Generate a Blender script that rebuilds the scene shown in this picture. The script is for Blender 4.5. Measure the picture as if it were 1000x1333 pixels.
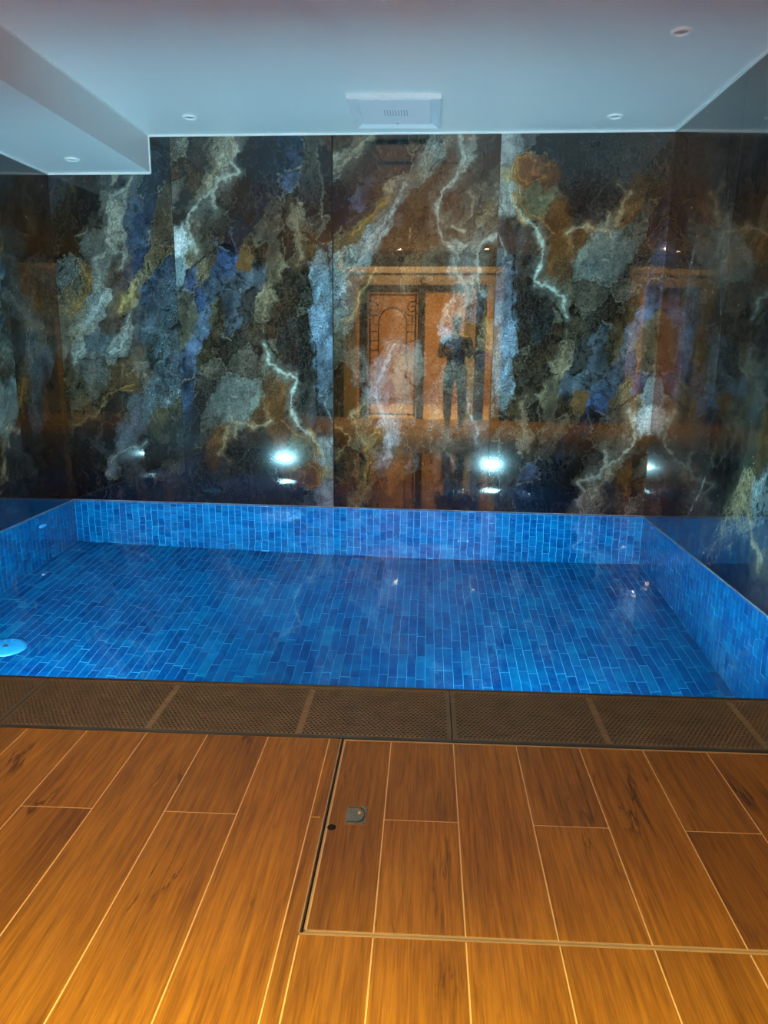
import bpy, bmesh, math, random
import numpy as np
from mathutils import Vector, Matrix

# ------------------------------------------------------------------ scene, camera, light
for o in list(bpy.data.objects):
    bpy.data.objects.remove(o)
S = bpy.context.scene
COL = S.collection
PI = math.pi

# room measures (metres); X right, Y away from the camera, Z up; finished floor at z = 0
CAM_H = 1.2
F_PX, CX, CY = 982.74, 512.6, 669.15
YAW, PITCH, ROLL = -0.0417, 0.2212, 0.0125
XL, XR = -2.7068, 1.5897
D0, SKEW = 5.6065, -0.040            # back wall stands very slightly askew
CEIL = 2.5865
XS, DS = -1.9598, 0.240              # dropped soffit over the left side
YF, YG = 2.5066, 2.1348              # pool edge, grate / floor edge
DEPTH = 1.25
YD = -1.55                           # wall behind the photographer


def back_y(x):
    return D0 + SKEW * (x - XL)


def cam_axes():
    cy, sy, cp, sp = math.cos(YAW), math.sin(YAW), math.cos(PITCH), math.sin(PITCH)
    f = Vector((sy * cp, cy * cp, -sp))
    r = Vector((cy, -sy, 0))
    u = r.cross(f)
    cr, sr = math.cos(ROLL), math.sin(ROLL)
    return cr * r + sr * u, -sr * r + cr * u, f


CR, CU, CF = cam_axes()
cam = bpy.data.cameras.new('camera')
camo = bpy.data.objects.new('camera', cam)
COL.objects.link(camo)
m = Matrix((CR, CU, -CF)).transposed().to_4x4()
m.translation = (0, 0, CAM_H)
camo.matrix_world = m
cam.sensor_fit = 'HORIZONTAL'
cam.sensor_width = 36
cam.lens = F_PX / 1000 * 36
cam.shift_x = -(CX - 500) / 1000
cam.shift_y = (CY - 666.5) / 1000
cam.clip_start = 0.02
S.camera = camo

S.view_settings.view_transform = 'Standard'
S.view_settings.look = 'None'
S.view_settings.gamma = 1
S.view_settings.use_curve_mapping = False
S.view_settings.exposure = 0.0
S.cycles.sample_clamp_indirect = 100.0

w = bpy.data.worlds.new('night')
S.world = w
w.use_nodes = True
w.node_tree.nodes['Background'].inputs[0].default_value = (0.01, 0.012, 0.016, 1)
w.node_tree.nodes['Background'].inputs[1].default_value = 0.2

CAUSTIC = True
LAMP_W = 118.0          # each underwater lamp
SPOT_W = 860.0          # each warm ceiling spot over the wooden floor
FILL_W = 42.0         # unseen strip added to brighten the entrance
HALL_W = 350.0         # lamp in the hall beyond the gate
POOL_COL = (0.33, 0.83, 1.0)
WARM = (1.0, 0.77, 0.15)

# ------------------------------------------------------------------ helpers


def cam_px(P):
    d = Vector(P) - Vector((0, 0, CAM_H))
    z = d.dot(CF)
    if z < 0.05:
        return None
    return CX + F_PX * d.dot(CR) / z, CY - F_PX * d.dot(CU) / z, z


def ray(u, v):
    return CF + (u - CX) / F_PX * CR - (v - CY) / F_PX * CU


def tag(o, label=None, cat=None, group=None, kind=None):
    if label: o['label'] = label
    if cat: o['category'] = cat
    if group: o['group'] = group
    if kind: o['kind'] = kind
    return o


def obj(name, me, parent=None, mat=None, loc=None):
    if isinstance(me, bmesh.types.BMesh):
        x = bpy.data.meshes.new(name)
        me.to_mesh(x)
        me.free()
        me = x
    o = bpy.data.objects.new(name, me)
    COL.objects.link(o)
    if mat is not None and not me.materials:
        me.materials.append(mat)
    if parent is not None:
        o.parent = parent
    if loc is not None:
        o.location = loc
    return o


def empty(name, loc=(0, 0, 0)):
    o = bpy.data.objects.new(name, None)
    o.empty_display_size = 0.05
    COL.objects.link(o)
    o.location = loc
    return o


def box(bm, x0, x1, y0, y1, z0, z1):
    v = [bm.verts.new(p) for p in ((x0, y0, z0), (x1, y0, z0), (x1, y1, z0), (x0, y1, z0),
                                   (x0, y0, z1), (x1, y0, z1), (x1, y1, z1), (x0, y1, z1))]
    for f in ((3, 2, 1, 0), (4, 5, 6, 7), (0, 1, 5, 4), (1, 2, 6, 5), (2, 3, 7, 6), (3, 0, 4, 7)):
        bm.faces.new([v[i] for i in f])
    return v


def prism(bm, pts, z0, z1):
    a = [bm.verts.new((p[0], p[1], z0)) for p in pts]
    b = [bm.verts.new((p[0], p[1], z1)) for p in pts]
    n = len(pts)
    bm.faces.new(a[::-1])
    bm.faces.new(b)
    for i in range(n):
        bm.faces.new((a[i], a[(i + 1) % n], b[(i + 1) % n], b[i]))


def lathe(bm, prof, seg=32, mtx=None, close=False):
    rings = []
    for r, z in prof:
        if r < 1e-6:
            rings.append([bm.verts.new((0, 0, z))])
        else:
            rings.append([bm.verts.new((r * math.cos(2 * PI * k / seg), r * math.sin(2 * PI * k / seg), z)) for k in range(seg)])
    for a, b in zip(rings[:-1], rings[1:]):
        for k in range(seg):
            k2 = (k + 1) % seg
            if len(a) == 1 and len(b) == 1: continue
            if len(a) == 1: bm.faces.new((a[0], b[k2], b[k]))
            elif len(b) == 1: bm.faces.new((a[k], a[k2], b[0]))
            else: bm.faces.new((a[k], a[k2], b[k2], b[k]))
    if mtx is not None:
        bmesh.ops.transform(bm, matrix=mtx, verts=bm.verts)


def tube(bm, pts, r, seg=8):
    pts = [Vector(p) for p in pts]
    rings = []
    for i, p in enumerate(pts):
        t = (pts[min(i + 1, len(pts) - 1)] - pts[max(i - 1, 0)]).normalized()
        a = t.cross(Vector((0, 1, 0)))
        if a.length < 1e-3: a = t.cross(Vector((1, 0, 0)))
        a.normalize()
        b = t.cross(a)
        rings.append([bm.verts.new(p + r * (math.cos(2 * PI * k / seg) * a + math.sin(2 * PI * k / seg) * b)) for k in range(seg)])
    for A, B in zip(rings[:-1], rings[1:]):
        for k in range(seg):
            bm.faces.new((A[k], A[(k + 1) % seg], B[(k + 1) % seg], B[k]))
    bm.faces.new(rings[0])
    bm.faces.new(rings[-1][::-1])


def smooth(o):
    for p in o.data.polygons: p.use_smooth = True
    return o


# ------------------------------------------------------------------ materials


class NT:
    def __init__(s, name):
        s.m = bpy.data.materials.new(name)
        s.m.use_nodes = True
        s.t = s.m.node_tree
        s.b = s.t.nodes['Principled BSDF']

    def n(s, typ, ins=None, **kw):
        x = s.t.nodes.new(typ)
        for k, v in kw.items(): setattr(x, k, v)
        for k, v in (ins or {}).items(): s.set(x.inputs[k], v)
        return x

    def set(s, sock, v):
        if isinstance(v, bpy.types.NodeSocket): s.t.links.new(v, sock)
        else: sock.default_value = v

    def p(s, **kw):
        for k, v in kw.items(): s.set(s.b.inputs[k.replace('_', ' ')], v)
        return s

    def math(s, op, a, b=0.0, clamp=False):
        return s.n('ShaderNodeMath', {0: a, 1: b}, operation=op, use_clamp=clamp).outputs[0]

    def ramp(s, fac, stops, mode='LINEAR'):
        r = s.n('ShaderNodeValToRGB', {0: fac})
        r.color_ramp.interpolation = mode
        e = r.color_ramp.elements
        while len(e) < len(stops): e.new(0.5)
        for x, (pos, c) in zip(e, stops):
            x.position = pos
            x.color = (*c, 1) if len(c) == 3 else c
        return r.outputs[0]

    def mix(s, fac, a, b, blend='MIX'):
        x = s.n('ShaderNodeMix', data_type='RGBA', blend_type=blend)
        s.set(x.inputs[0], fac); s.set(x.inputs[6], a); s.set(x.inputs[7], b)
        return x.outputs[2]

    def noise(s, vec, scale, detail=4.0, rough=0.55, dist=0.0):
        return s.n('ShaderNodeTexNoise', {'Vector': vec, 'Scale': scale, 'Detail': detail, 'Roughness': rough, 'Distortion': dist}).outputs[0]

    def coord(s, k='Object'):
        return s.n('ShaderNodeTexCoord').outputs[k]

    def mapping(s, vec, scale=(1, 1, 1), loc=(0, 0, 0), rot=(0, 0, 0)):
        return s.n('ShaderNodeMapping', {'Vector': vec, 'Scale': scale, 'Location': loc, 'Rotation': rot}).outputs[0]

    def bump(s, h, strength=0.2, dist=0.01):
        s.set(s.b.inputs['Normal'], s.n('ShaderNodeBump', {'Height': h, 'Strength': strength, 'Distance': dist}).outputs[0])


def g4(r, g, b): return (r, g, b, 1)


def plain(name, col, rough=0.5, metal=0.0, var=0.08, scale=8.0, spec=0.5):
    t = NT(name)
    n = t.noise(t.coord(), scale, 5)
    lo = tuple(c * (1 - var) for c in col); hi = tuple(min(1, c * (1 + var)) for c in col)
    t.p(Base_Color=t.ramp(n, [(0.3, lo), (0.7, hi)]), Roughness=rough, Metallic=metal)
    t.b.inputs['Specular IOR Level'].default_value = spec
    return t.m


def emit(name, col, strength):
    t = NT(name)
    t.p(Base_Color=g4(*col), Emission_Color=g4(*col), Emission_Strength=strength)
    return t.m


MARBLE_GAIN = np.array((1.14, 1.10, 0.90))


def mat_marble():
    t = NT('polished_marble')
    at = t.n('ShaderNodeAttribute', attribute_name='stone')
    co = t.coord()
    grain = t.noise(co, 55, 3, 0.7)
    mott = t.noise(co, 11, 3, 0.65, 0.6)
    c = t.mix(1.0, at.outputs['Color'], t.ramp(mott, [(0.25, (0.7, 0.7, 0.7)), (0.75, (1.3, 1.3, 1.3))]), 'MULTIPLY')
    c = t.mix(1.0, c, t.ramp(grain, [(0.3, (0.72, 0.72, 0.72)), (0.7, (1.3, 1.3, 1.3))]), 'MULTIPLY')
    # granular flecks where the stone is crystalline
    sp = t.noise(co, 58, 4, 0.8)
    fl = t.math('MULTIPLY', t.ramp(sp, [(0.54, (0, 0, 0)), (0.62, (1, 1, 1))]), at.outputs['Alpha'])
    dk = t.math('MULTIPLY', t.ramp(t.noise(t.mapping(co, loc=(3, 7, 1)), 48, 2, 0.75), [(0.5, (0, 0, 0)), (0.6, (1, 1, 1))]), at.outputs['Alpha'])
    c = t.mix(t.math('MULTIPLY', dk, 0.75), c, g4(0.02, 0.019, 0.018))
    c = t.mix(t.math('MULTIPLY', fl, 0.5), c, g4(0.17, 0.155, 0.13))
    # hair-fine veins
    v = t.noise(t.mapping(co, rot=(0, 0.5, 0), scale=(1.6, 1, 0.7)), 5.5, 5, 0.62, 0.9)
    hv = t.ramp(v, [(0.487, (0, 0, 0)), (0.5, (1, 1, 1)), (0.513, (0, 0, 0))])
    c = t.mix(t.math('MULTIPLY', hv, 0.12), c, g4(0.30, 0.28, 0.24))
    v2 = t.noise(t.mapping(co, rot=(0, 0.4, 0), loc=(5, 0, 9)), 4, 5, 0.6, 0.7)
    hv2 = t.ramp(v2, [(0.485, (0, 0, 0)), (0.5, (1, 1, 1)), (0.515, (0, 0, 0))])
    c = t.mix(t.math('MULTIPLY', hv2, 0.4), c, g4(0.02, 0.018, 0.016))
    t.p(Base_Color=c, Roughness=0.12, Coat_Weight=1.0, Coat_Roughness=0.012, Coat_IOR=1.62)
    t.b.inputs['Specular IOR Level'].default_value = 0.2
    return t.m


def mat_wood():
    t = NT('oak_look_plank')
    oi = t.n('ShaderNodeObjectInfo')
    rnd = oi.outputs['Random']
    off = t.n('ShaderNodeCombineXYZ', {0: t.math('MULTIPLY', rnd, 37.0), 1: t.math('MULTIPLY', rnd, 91.0), 2: t.math('MULTIPLY', rnd, 13.0)}).outputs[0]
    co = t.n('ShaderNodeVectorMath', {0: t.coord(), 1: off}, operation='ADD').outputs[0]
    warp = t.noise(t.mapping(co, scale=(3.5, 0.9, 1)), 1.6, 4, 0.5, 0.5)
    grain = t.noise(t.mapping(co, scale=(70, 3.2, 1)), 1.0, 7, 0.65, 0.4)
    fine = t.noise(t.mapping(co, scale=(260, 9, 1)), 1.0, 3, 0.6)
    ringc = t.n('ShaderNodeTexWave', {'Vector': t.mapping(co, scale=(1.0, 0.16, 1)), 'Scale': 14.0, 'Distortion': 9.0, 'Detail': 3.0, 'Detail Scale': 0.8, 'Detail Roughness': 0.5}, wave_type='BANDS', bands_direction='X').outputs[1]
    c = t.ramp(warp, [(0.28, (0.19, 0.075, 0.007)), (0.5, (0.40, 0.18, 0.017)), (0.72, (0.60, 0.31, 0.036))])
    c = t.mix(0.55, c, t.ramp(grain, [(0.36, (0.12, 0.045, 0.004)), (0.55, (0.47, 0.22, 0.022)), (0.75, (0.68, 0.37, 0.045))]))
    c = t.mix(t.math('MULTIPLY', t.math('SUBTRACT', 1.0, ringc), 0.22), c, g4(0.16, 0.08, 0.03))
    c = t.mix(0.25, c, t.ramp(fine, [(0.35, (0.16, 0.065, 0.007)), (0.65, (0.66, 0.35, 0.04))]))
    # dark splits along the grain and small knots
    cr = t.noise(t.mapping(co, scale=(9, 1.1, 1)), 1.25, 6, 0.55, 0.7)
    area = t.ramp(t.noise(t.mapping(co, scale=(2.6, 1.5, 1)), 1.5, 2), [(0.56, (0, 0, 0)), (0.66, (1, 1, 1))])
    split = t.math('MULTIPLY', t.ramp(cr, [(0.478, (0, 0, 0)), (0.5, (1, 1, 1)), (0.522, (0, 0, 0))]), area)
    c = t.mix(t.math('MULTIPLY', split, 0.85), c, g4(0.05, 0.02, 0.008))
    vo = t.n('ShaderNodeTexVoronoi', {'Vector': t.mapping(co, scale=(2.9, 1.5, 0.01)), 'Scale': 1.5, 'Randomness': 1.0}).outputs['Distance']
    kn = t.math('ADD', vo, t.math('MULTIPLY', t.noise(co, 30, 3), 0.05))
    c = t.mix(t.math('MULTIPLY', t.ramp(kn, [(0.045, (1, 1, 1)), (0.075, (0, 0, 0))]), 0.8), c, g4(0.07, 0.028, 0.01))
    tone = t.ramp(rnd, [(0, (0.86, 0.84, 0.82)), (0.5, (1.0, 1.0, 1.0)), (1, (1.12, 1.08, 1.0))])
    c = t.mix(1.0, c, tone, 'MULTIPLY')
    t.p(Base_Color=c, Roughness=t.math('ADD', 0.36, t.math('MULTIPLY', grain, 0.2)))
    t.bump(t.math('ADD', grain, t.math('MULTIPLY', split, -0.6)), 0.12, 0.003)
    return t.m


def mat_tile():
    t = NT('glazed_blue_tile')
    rnd = t.math('FRACT', t.math('ADD', t.n('ShaderNodeObjectInfo').outputs['Random'], t.n('ShaderNodeNewGeometry').outputs['Random Per Island']))
    co = t.n('ShaderNodeNewGeometry').outputs['Position']
    n = t.noise(co, 9, 5, 0.6, 0.5)
    c = t.ramp(rnd, [(0, (0.0, 0.016, 0.075)), (0.35, (0.0, 0.033, 0.125)), (0.75, (0.0, 0.052, 0.155)), (1, (0.0, 0.085, 0.19))])
    c = t.mix(0.5, c, t.ramp(n, [(0.28, (0.0, 0.013, 0.07)), (0.5, (0.0, 0.040, 0.125)), (0.74, (0.0, 0.105, 0.205))]))
    t.p(Base_Color=c, Roughness=0.08)
    t.bump(t.noise(co, 22, 2), 0.12, 0.01)
    return t.m


def mat_water():
    t = NT('pool_water')
    t.p(Base_Color=g4(0.93, 0.985, 1.0), Roughness=0.0, IOR=1.333, Transmission_Weight=1.0)
    return t.m


M = {}
M['marble'] = mat_marble()
M['wood'] = mat_wood()
M['tile'] = mat_tile()
M['water'] = mat_water()
M['grout_blue'] = plain('pale_blue_grout', (0.015, 0.16, 0.285), 0.7, var=0.3, scale=6)
M['grout_tan'] = plain('tan_grout', (0.95, 0.70, 0.40), 0.8)
M['ceiling'] = plain('satin_stretch_ceiling', (0.80, 0.80, 0.81), 0.3, var=0.01, scale=1.5, spec=0.35)
M['white'] = plain('white_trim', (0.9, 0.9, 0.9), 0.35, var=0.02)
M['vent'] = plain('white_plastic', (0.80, 0.80, 0.86), 0.3, var=0.02)
M['vent_dark'] = plain('vent_slot_shadow', (0.3, 0.3, 0.36), 0.5)
M['backing'] = plain('dark_adhesive', (0.02, 0.02, 0.022), 0.8)
M['bronze'] = plain('bronze_steel', (0.29, 0.21, 0.13), 0.42, 0.5, var=0.15, scale=14)
M['bronze_lt'] = plain('bronze_rib', (0.44, 0.34, 0.22), 0.5, 0.2, var=0.25, scale=30)
M['steel'] = plain('dull_steel', (0.20, 0.17, 0.13), 0.35, 0.8, var=0.2)
M['brass'] = plain('pale_brass_edge', (0.72, 0.56, 0.36), 0.4, 0.35, var=0.1)
M['black'] = plain('black_gap', (0.012, 0.01, 0.01), 0.8)
M['dark'] = plain('dark_concrete', (0.03, 0.028, 0.026), 0.9)
M['lock'] = plain('brushed_nickel', (0.42, 0.36, 0.27), 0.35, 0.8, var=0.15, scale=40)
M['cyan'] = plain('pale_plastic_fitting', (0.01, 0.16, 0.34), 0.4)
M['cyan_dk'] = plain('fitting_slot', (0.03, 0.2, 0.4), 0.5)
M['plaster'] = plain('warm_plaster', (0.62, 0.42, 0.24), 0.8, var=0.1, scale=3)
M['beige'] = plain('beige_stone_surround', (0.62, 0.5, 0.36), 0.6, var=0.12, scale=9)
M['iron'] = plain('wrought_iron', (0.02, 0.02, 0.022), 0.45, 0.6)
M['frame_dark'] = plain('dark_blue_frame', (0.025, 0.03, 0.04), 0.4)

# ------------------------------------------------------------------ marble slabs: layout of the stone's figure
RNG = np.random.RandomState(7)
LAT = RNG.rand(256, 256)


def vnoise(x, y, seed=0):
    x = x + seed * 17.31; y = y + seed * 9.77
    xi = np.floor(x).astype(int); yi = np.floor(y).astype(int)
    fx = x - xi; fy = y - yi
    fx = fx * fx * fx * (fx * (fx * 6 - 15) + 10); fy = fy * fy * fy * (fy * (fy * 6 - 15) + 10)
    a = LAT[xi % 256, yi % 256]; b = LAT[(xi + 1) % 256, yi % 256]
    c = LAT[xi % 256, (yi + 1) % 256]; d = LAT[(xi + 1) % 256, (yi + 1) % 256]
    return (a * (1 - fx) + b * fx) * (1 - fy) + (c * (1 - fx) + d * fx) * fy - 0.5


def fbm(x, y, octv=4, seed=0, gain=0.5):
    r = 0; amp = 1.0
    for k in range(octv):
        r = r + amp * vnoise(x * 2 ** k, y * 2 ** k, seed + 3 * k)
        amp *= gain
    return r


def s2l(c):
    c = np.asarray(c, float) / 255.0
    return np.where(c <= 0.04045, c / 12.92, ((c + 0.055) / 1.055) ** 2.4)


class Slab:
    """colour control points and veins in slab metres (a across, b up)"""

    def __init__(s):
        s.p, s.c, s.sp, s.v = [], [], [], []

    def add(s, conv, pts, veins):
        for q in pts:
            a, b = conv(q[0], q[1])
            s.p.append((a, b)); s.c.append(q[2:5]); s.sp.append(q[5] if len(q) > 5 else 0.0)
        for line, wd, col in veins:
            L = [conv(*q) for q in line]
            s.v.append((np.array(L), wd, col))
        return s

    def paint(s, A, B, seed):
        # folds in the figure
        wx = 0.034 * fbm(A * 4, B * 4, 2, seed) + 0.040 * fbm(A * 13, B * 11, 3, seed + 5) + 0.020 * fbm(A * 45, B * 45, 3, seed + 8)
        wy = 0.040 * fbm(A * 4, B * 4, 2, seed + 11) + 0.044 * fbm(A * 13, B * 11, 3, seed + 15) + 0.020 * fbm(A * 45, B * 45, 3, seed + 18)
        a = A + wx; b = B + wy
        P = np.array(s.p); C = s2l(np.array(s.c) * (np.array(s.c).mean(1, keepdims=True) / 64.0) ** 0.32); SP = np.array(s.sp)
        out = np.zeros((a.size, 4)); seam = np.zeros(a.size); cdif = np.zeros(a.size)
        for i0 in range(0, a.size, 20000):
            aa = a.ravel()[i0:i0 + 20000, None]; bb = b.ravel()[i0:i0 + 20000, None]
            da, db = aa - P[None, :, 0], bb - P[None, :, 1]
            d2 = (0.62 * (0.42 * da + 0.907 * db)) ** 2 + (1.1 * (0.907 * da - 0.42 * db)) ** 2
            wgt = 1.0 / (d2 + 1e-5) ** 6.5
            wgt /= wgt.sum(1, keepdims=True)
            out[i0:i0 + 20000, :3] = wgt @ C
            out[i0:i0 + 20000, 3] = wgt @ SP
            two = np.argpartition(d2, 2, axis=1)[:, :2]
            dd = np.sqrt(np.take_along_axis(d2, two, 1))
            seam[i0:i0 + 20000] = np.abs(dd[:, 0] - dd[:, 1])
            cdif[i0:i0 + 20000] = np.abs(C[two[:, 0]] - C[two[:, 1]]).sum(1)
        col = out[:, :3]; spk = out[:, 3]
        af = A.ravel(); bf = B.ravel()
        grey = col @ np.array((0.3, 0.5, 0.2))
        col = col * 0.78 + grey[:, None] * 0.22
        au, bu = a.ravel(), b.ravel()
        # clouding
        cl_ = fbm(au * 7 - bu * 2.5, bu * 3.2 + au * 1.5, 5, seed + 21, 0.62)
        col = col * np.clip(1 + 1.1 * cl_, 0.4, 1.7)[:, None]
        # flow filaments drawn out along the diagonal of the figure, in patches
        for sc_, amp_, sd_ in ((1.3, 0.85, 25), (3.0, 0.6, 27)):
            ph = (fbm(au * 3.4 - bu * 1.5, bu * 1.3 + au * 0.5, 4, seed + sd_, 0.55) * 9 + (au - 0.4 * bu) * 5) * sc_
            fr = ph % 1.0
            amt = np.clip(fbm(af * 3, bf * 2.4, 2, seed + 31 + sd_) * 3.0 + 0.25, 0, 1)
            col = col * (1 + amp_ * amt * (1.3 * np.exp(-((fr - 0.30) / 0.07) ** 2) - np.exp(-((fr - 0.45) / 0.06) ** 2) + 0.5 * np.exp(-((fr - 0.8) / 0.04) ** 2)))[:, None]
        # a pale and a dark thread where two colours of stone meet
        brk = np.clip(fbm(af * 6, bf * 5, 3, seed + 61) * 2.6 + 0.40, 0, 1) * np.clip(cdif / 0.10, 0.1, 1)
        th = np.exp(-(seam / 0.0045) ** 2) * brk
        col = col * (1 - 0.75 * th[:, None]) + np.array((0.20, 0.19, 0.165)) * 0.75 * th[:, None]
        td = np.exp(-((seam - 0.013) / 0.006) ** 2) * brk
        col = col * (1 - 0.6 * td[:, None])
        # torn pale and dark inclusions
        inc = fbm(au * 16, bu * 12, 4, seed + 71, 0.65)
        pale = np.clip((inc - 0.34) / 0.05, 0, 1)[:, None] * np.clip(fbm(af * 2.5, bf * 2, 2, seed + 75) * 3 + 0.3, 0, 1)[:, None]
        col = col * (1 + 0.9 * pale)
        dk_ = np.clip((-inc - 0.36) / 0.05, 0, 1)[:, None] * np.clip(fbm(af * 2.5, bf * 2, 2, seed + 79) * 3 + 0.3, 0, 1)[:, None]
        col = col * (1 - 0.65 * dk_)
        ax, bx = (A + 0.65 * wx).ravel(), (B + 0.65 * wy).ravel()
        jag = 1 + 1.5 * fbm(af * 20, bf * 20, 3, seed + 41)
        for L, wd, c in s.v:
            d = np.full(ax.size, 9.0)
            for q0, q1 in zip(L[:-1], L[1:]):
                e = q1 - q0
                t = np.clip(((ax - q0[0]) * e[0] + (bx - q0[1]) * e[1]) / (e @ e + 1e-12), 0, 1)
                d = np.minimum(d, np.hypot(ax - q0[0] - t * e[0], bx - q0[1] - t * e[1]))
            c = s2l(np.array(c) * (1.2 if max(c) > 90 else 1.0))
            wv = (1.5 if max(c) > 0.1 else 1.0) * wd * np.clip(jag, 0.3, 2.4)
            if max(c) > 0.1:                     # agate banding beside the vein
                bd = np.cos(2 * PI * (d - 0.6 * wv) / 0.0135 + 3 * fbm(af * 9, bf * 9, 2, seed + 45)) * np.exp(-np.clip(d - wv, 0, 1) / 0.028)
                col = col * (1 + 0.5 * bd)[:, None]
            halo = np.exp(-(d / (wv * 2.2)) ** 2)[:, None] * 0.30
            col = col * (1 - halo) + c * 0.7 * halo
            m_ = np.clip(1.35 - d / (wv * 0.62), 0, 1)[:, None] * 0.9
            var = (0.85 + 0.5 * fbm(af * 40, bf * 40, 2, seed + 51))[:, None]
            col = col * (1 - m_) + c * var * m_
            if wd > 0.012 and max(c) > 0.1:      # rim line beside a broad vein
                rim = np.exp(-((d - wv * 1.15) / 0.0035) ** 2)[:, None] * 0.55
                col = col * (1 - rim) + c * 0.22 * rim
        rgba = np.concatenate([np.clip(col * MARBLE_GAIN, 0, 0.8), spk[:, None]], 1)
        return rgba.astype(np.float32)


def slab_mesh(name, wdt, hgt, slab, seed, res=0.0054, thick=0.012, resx=None):
    nx = int(wdt / (resx or res)) + 1; ny = int(hgt / res) + 1
    xs = np.linspace(0, wdt, nx); zs = np.linspace(0, hgt, ny)
    Xg, Zg = np.meshgrid(xs, zs)
    nv = nx * ny
    co = np.zeros((nv, 3), np.float32)
    co[:, 0] = Xg.ravel(); co[:, 2] = Zg.ravel()
    idx = np.arange(nv).reshape(ny, nx)
    q = np.stack([idx[:-1, :-1], idx[:-1, 1:], idx[1:, 1:], idx[1:, :-1]], -1).reshape(-1, 4)
    rgba = slab.paint(Xg, Zg, seed)
    # back corners and the four edges
    ex = np.array([(0, thick, 0), (wdt, thick, 0), (wdt, thick, hgt), (0, thick, hgt)], np.float32)
    co = np.concatenate([co, ex])
    rgba = np.concatenate([rgba, np.tile(np.array([[0.02, 0.02, 0.02, 0]], np.float32), (4, 1))])
    c = [idx[0, 0], idx[0, -1], idx[-1, -1], idx[-1, 0]]
    k = [nv, nv + 1, nv + 2, nv + 3]
    q2 = [(c[1], c[0], k[0], k[1]), (c[2], c[1], k[1], k[2]), (c[3], c[2], k[2], k[3]), (c[0], c[3], k[3], k[0]), (k[3], k[2], k[1], k[0])]
    q = np.concatenate([q, np.array(q2)])
    me = bpy.data.meshes.new(name)
    me.vertices.add(len(co)); me.vertices.foreach_set('co', co.ravel())
    me.loops.add(q.size); me.loops.foreach_set('vertex_index', q.ravel().astype(np.int32))
    me.polygons.add(len(q))
    me.polygons.foreach_set('loop_start', (np.arange(len(q)) * 4).astype(np.int32))
    me.update(calc_edges=True)
    at = me.color_attributes.new('stone', 'FLOAT_COLOR', 'POINT')
    at.data.foreach_set('color', rgba.ravel())
    me.materials.append(M['marble'])
    return me


def hit_back(u, v):
    d = ray(u, v)
    s = (D0 - SKEW * XL) / (d.y - SKEW * d.x)     # y = D0 + SKEW (x - XL)
    return d.x * s, CAM_H + d.z * s


def hit_side(u, v, x):
    d = ray(u, v)
    s = x / d.x
    return d.y * s, CAM_H + d.z * s


def conv_back(ox, oy, sc, x0):
    def f(cx, cy):
        x, z = hit_back(ox + cx / sc, oy + cy / sc)
        return x - x0, z
    return f


def conv_right(ox, oy, sc, y0):
    def f(cx, cy):
        y, z = hit_side(ox + cx / sc, oy + cy / sc, XR)
        return y0 - y, z
    return f


def conv_left(ox, oy, sc, y1):
    def f(cx, cy):
        y, z = hit_side(ox + cx / sc, oy + cy / sc, XL)
        return y - y1, z
    return f


# control points: x, y (photo crop), colour of the stone (side walls: dim light and reflections mixed in), share of crystalline flecks; veins: line, half width, colour
P1A = [(290,190,46,54,70),(300,250,48,50,56),(400,220,50,44,38),(350,300,48,40,34),(450,200,44,38,34),(400,350,44,38,32),(350,400,40,36,30),(320,460,42,36,28),(430,300,40,38,36),(350,540,50,38,26),(310,580,48,36,24),(400,570,56,40,26),
 (530,200,40,44,46),(500,320,30,34,34),(490,400,44,48,46),(560,190,44,54,60),(600,160,100,104,102),(620,200,46,58,66),(480,480,70,80,82),(450,540,66,78,82),(520,520,66,78,80),(540,330,62,74,76),(350,680,74,84,90),(330,640,72,80,86),(380,620,74,82,86),(400,740,66,66,62),
 (600,330,110,116,116),(600,420,104,112,112),(600,500,96,104,104),(650,260,100,110,114),(610,600,60,62,62),(700,250,56,72,90),(720,350,48,68,92),(680,400,50,70,92),(690,500,36,60,92),(760,200,34,52,76),(820,200,26,44,68),(800,320,28,50,80),(740,420,30,52,82),(700,600,26,48,80),(670,660,30,50,78),(860,100,28,44,64),(730,180,60,74,88),(840,20,30,40,56),(700,20,40,52,66),(500,20,44,44,44),
 (870,250,80,68,44),(850,330,72,62,46),(830,450,70,62,50),(870,480,66,60,50),(800,580,80,70,50),(850,570,84,72,48),(760,660,78,74,56),(740,700,90,86,66),(690,760,120,110,76),(650,820,96,86,56),(640,740,50,52,66),(600,700,56,52,56),(620,790,54,52,54),(720,740,70,74,72),
 (800,720,34,54,84),(760,780,38,60,90),(850,650,36,56,84),(850,800,48,68,90),(780,870,48,64,82),(880,730,50,70,92),(880,900,52,72,90),(720,900,50,60,72),(440,680,86,70,44),(430,760,88,70,40),(400,810,92,76,48),(370,770,84,72,54),(350,850,88,78,60),(340,920,84,80,70),(400,900,92,88,78),
 (500,640,84,92,96),(520,700,76,88,96),(480,790,74,88,98),(540,780,110,122,130),(500,850,80,92,104),(470,900,96,104,110),(560,700,70,74,74),(580,850,62,58,54),(560,920,58,52,48),(640,920,56,50,46),(600,880,56,52,50)]
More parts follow.
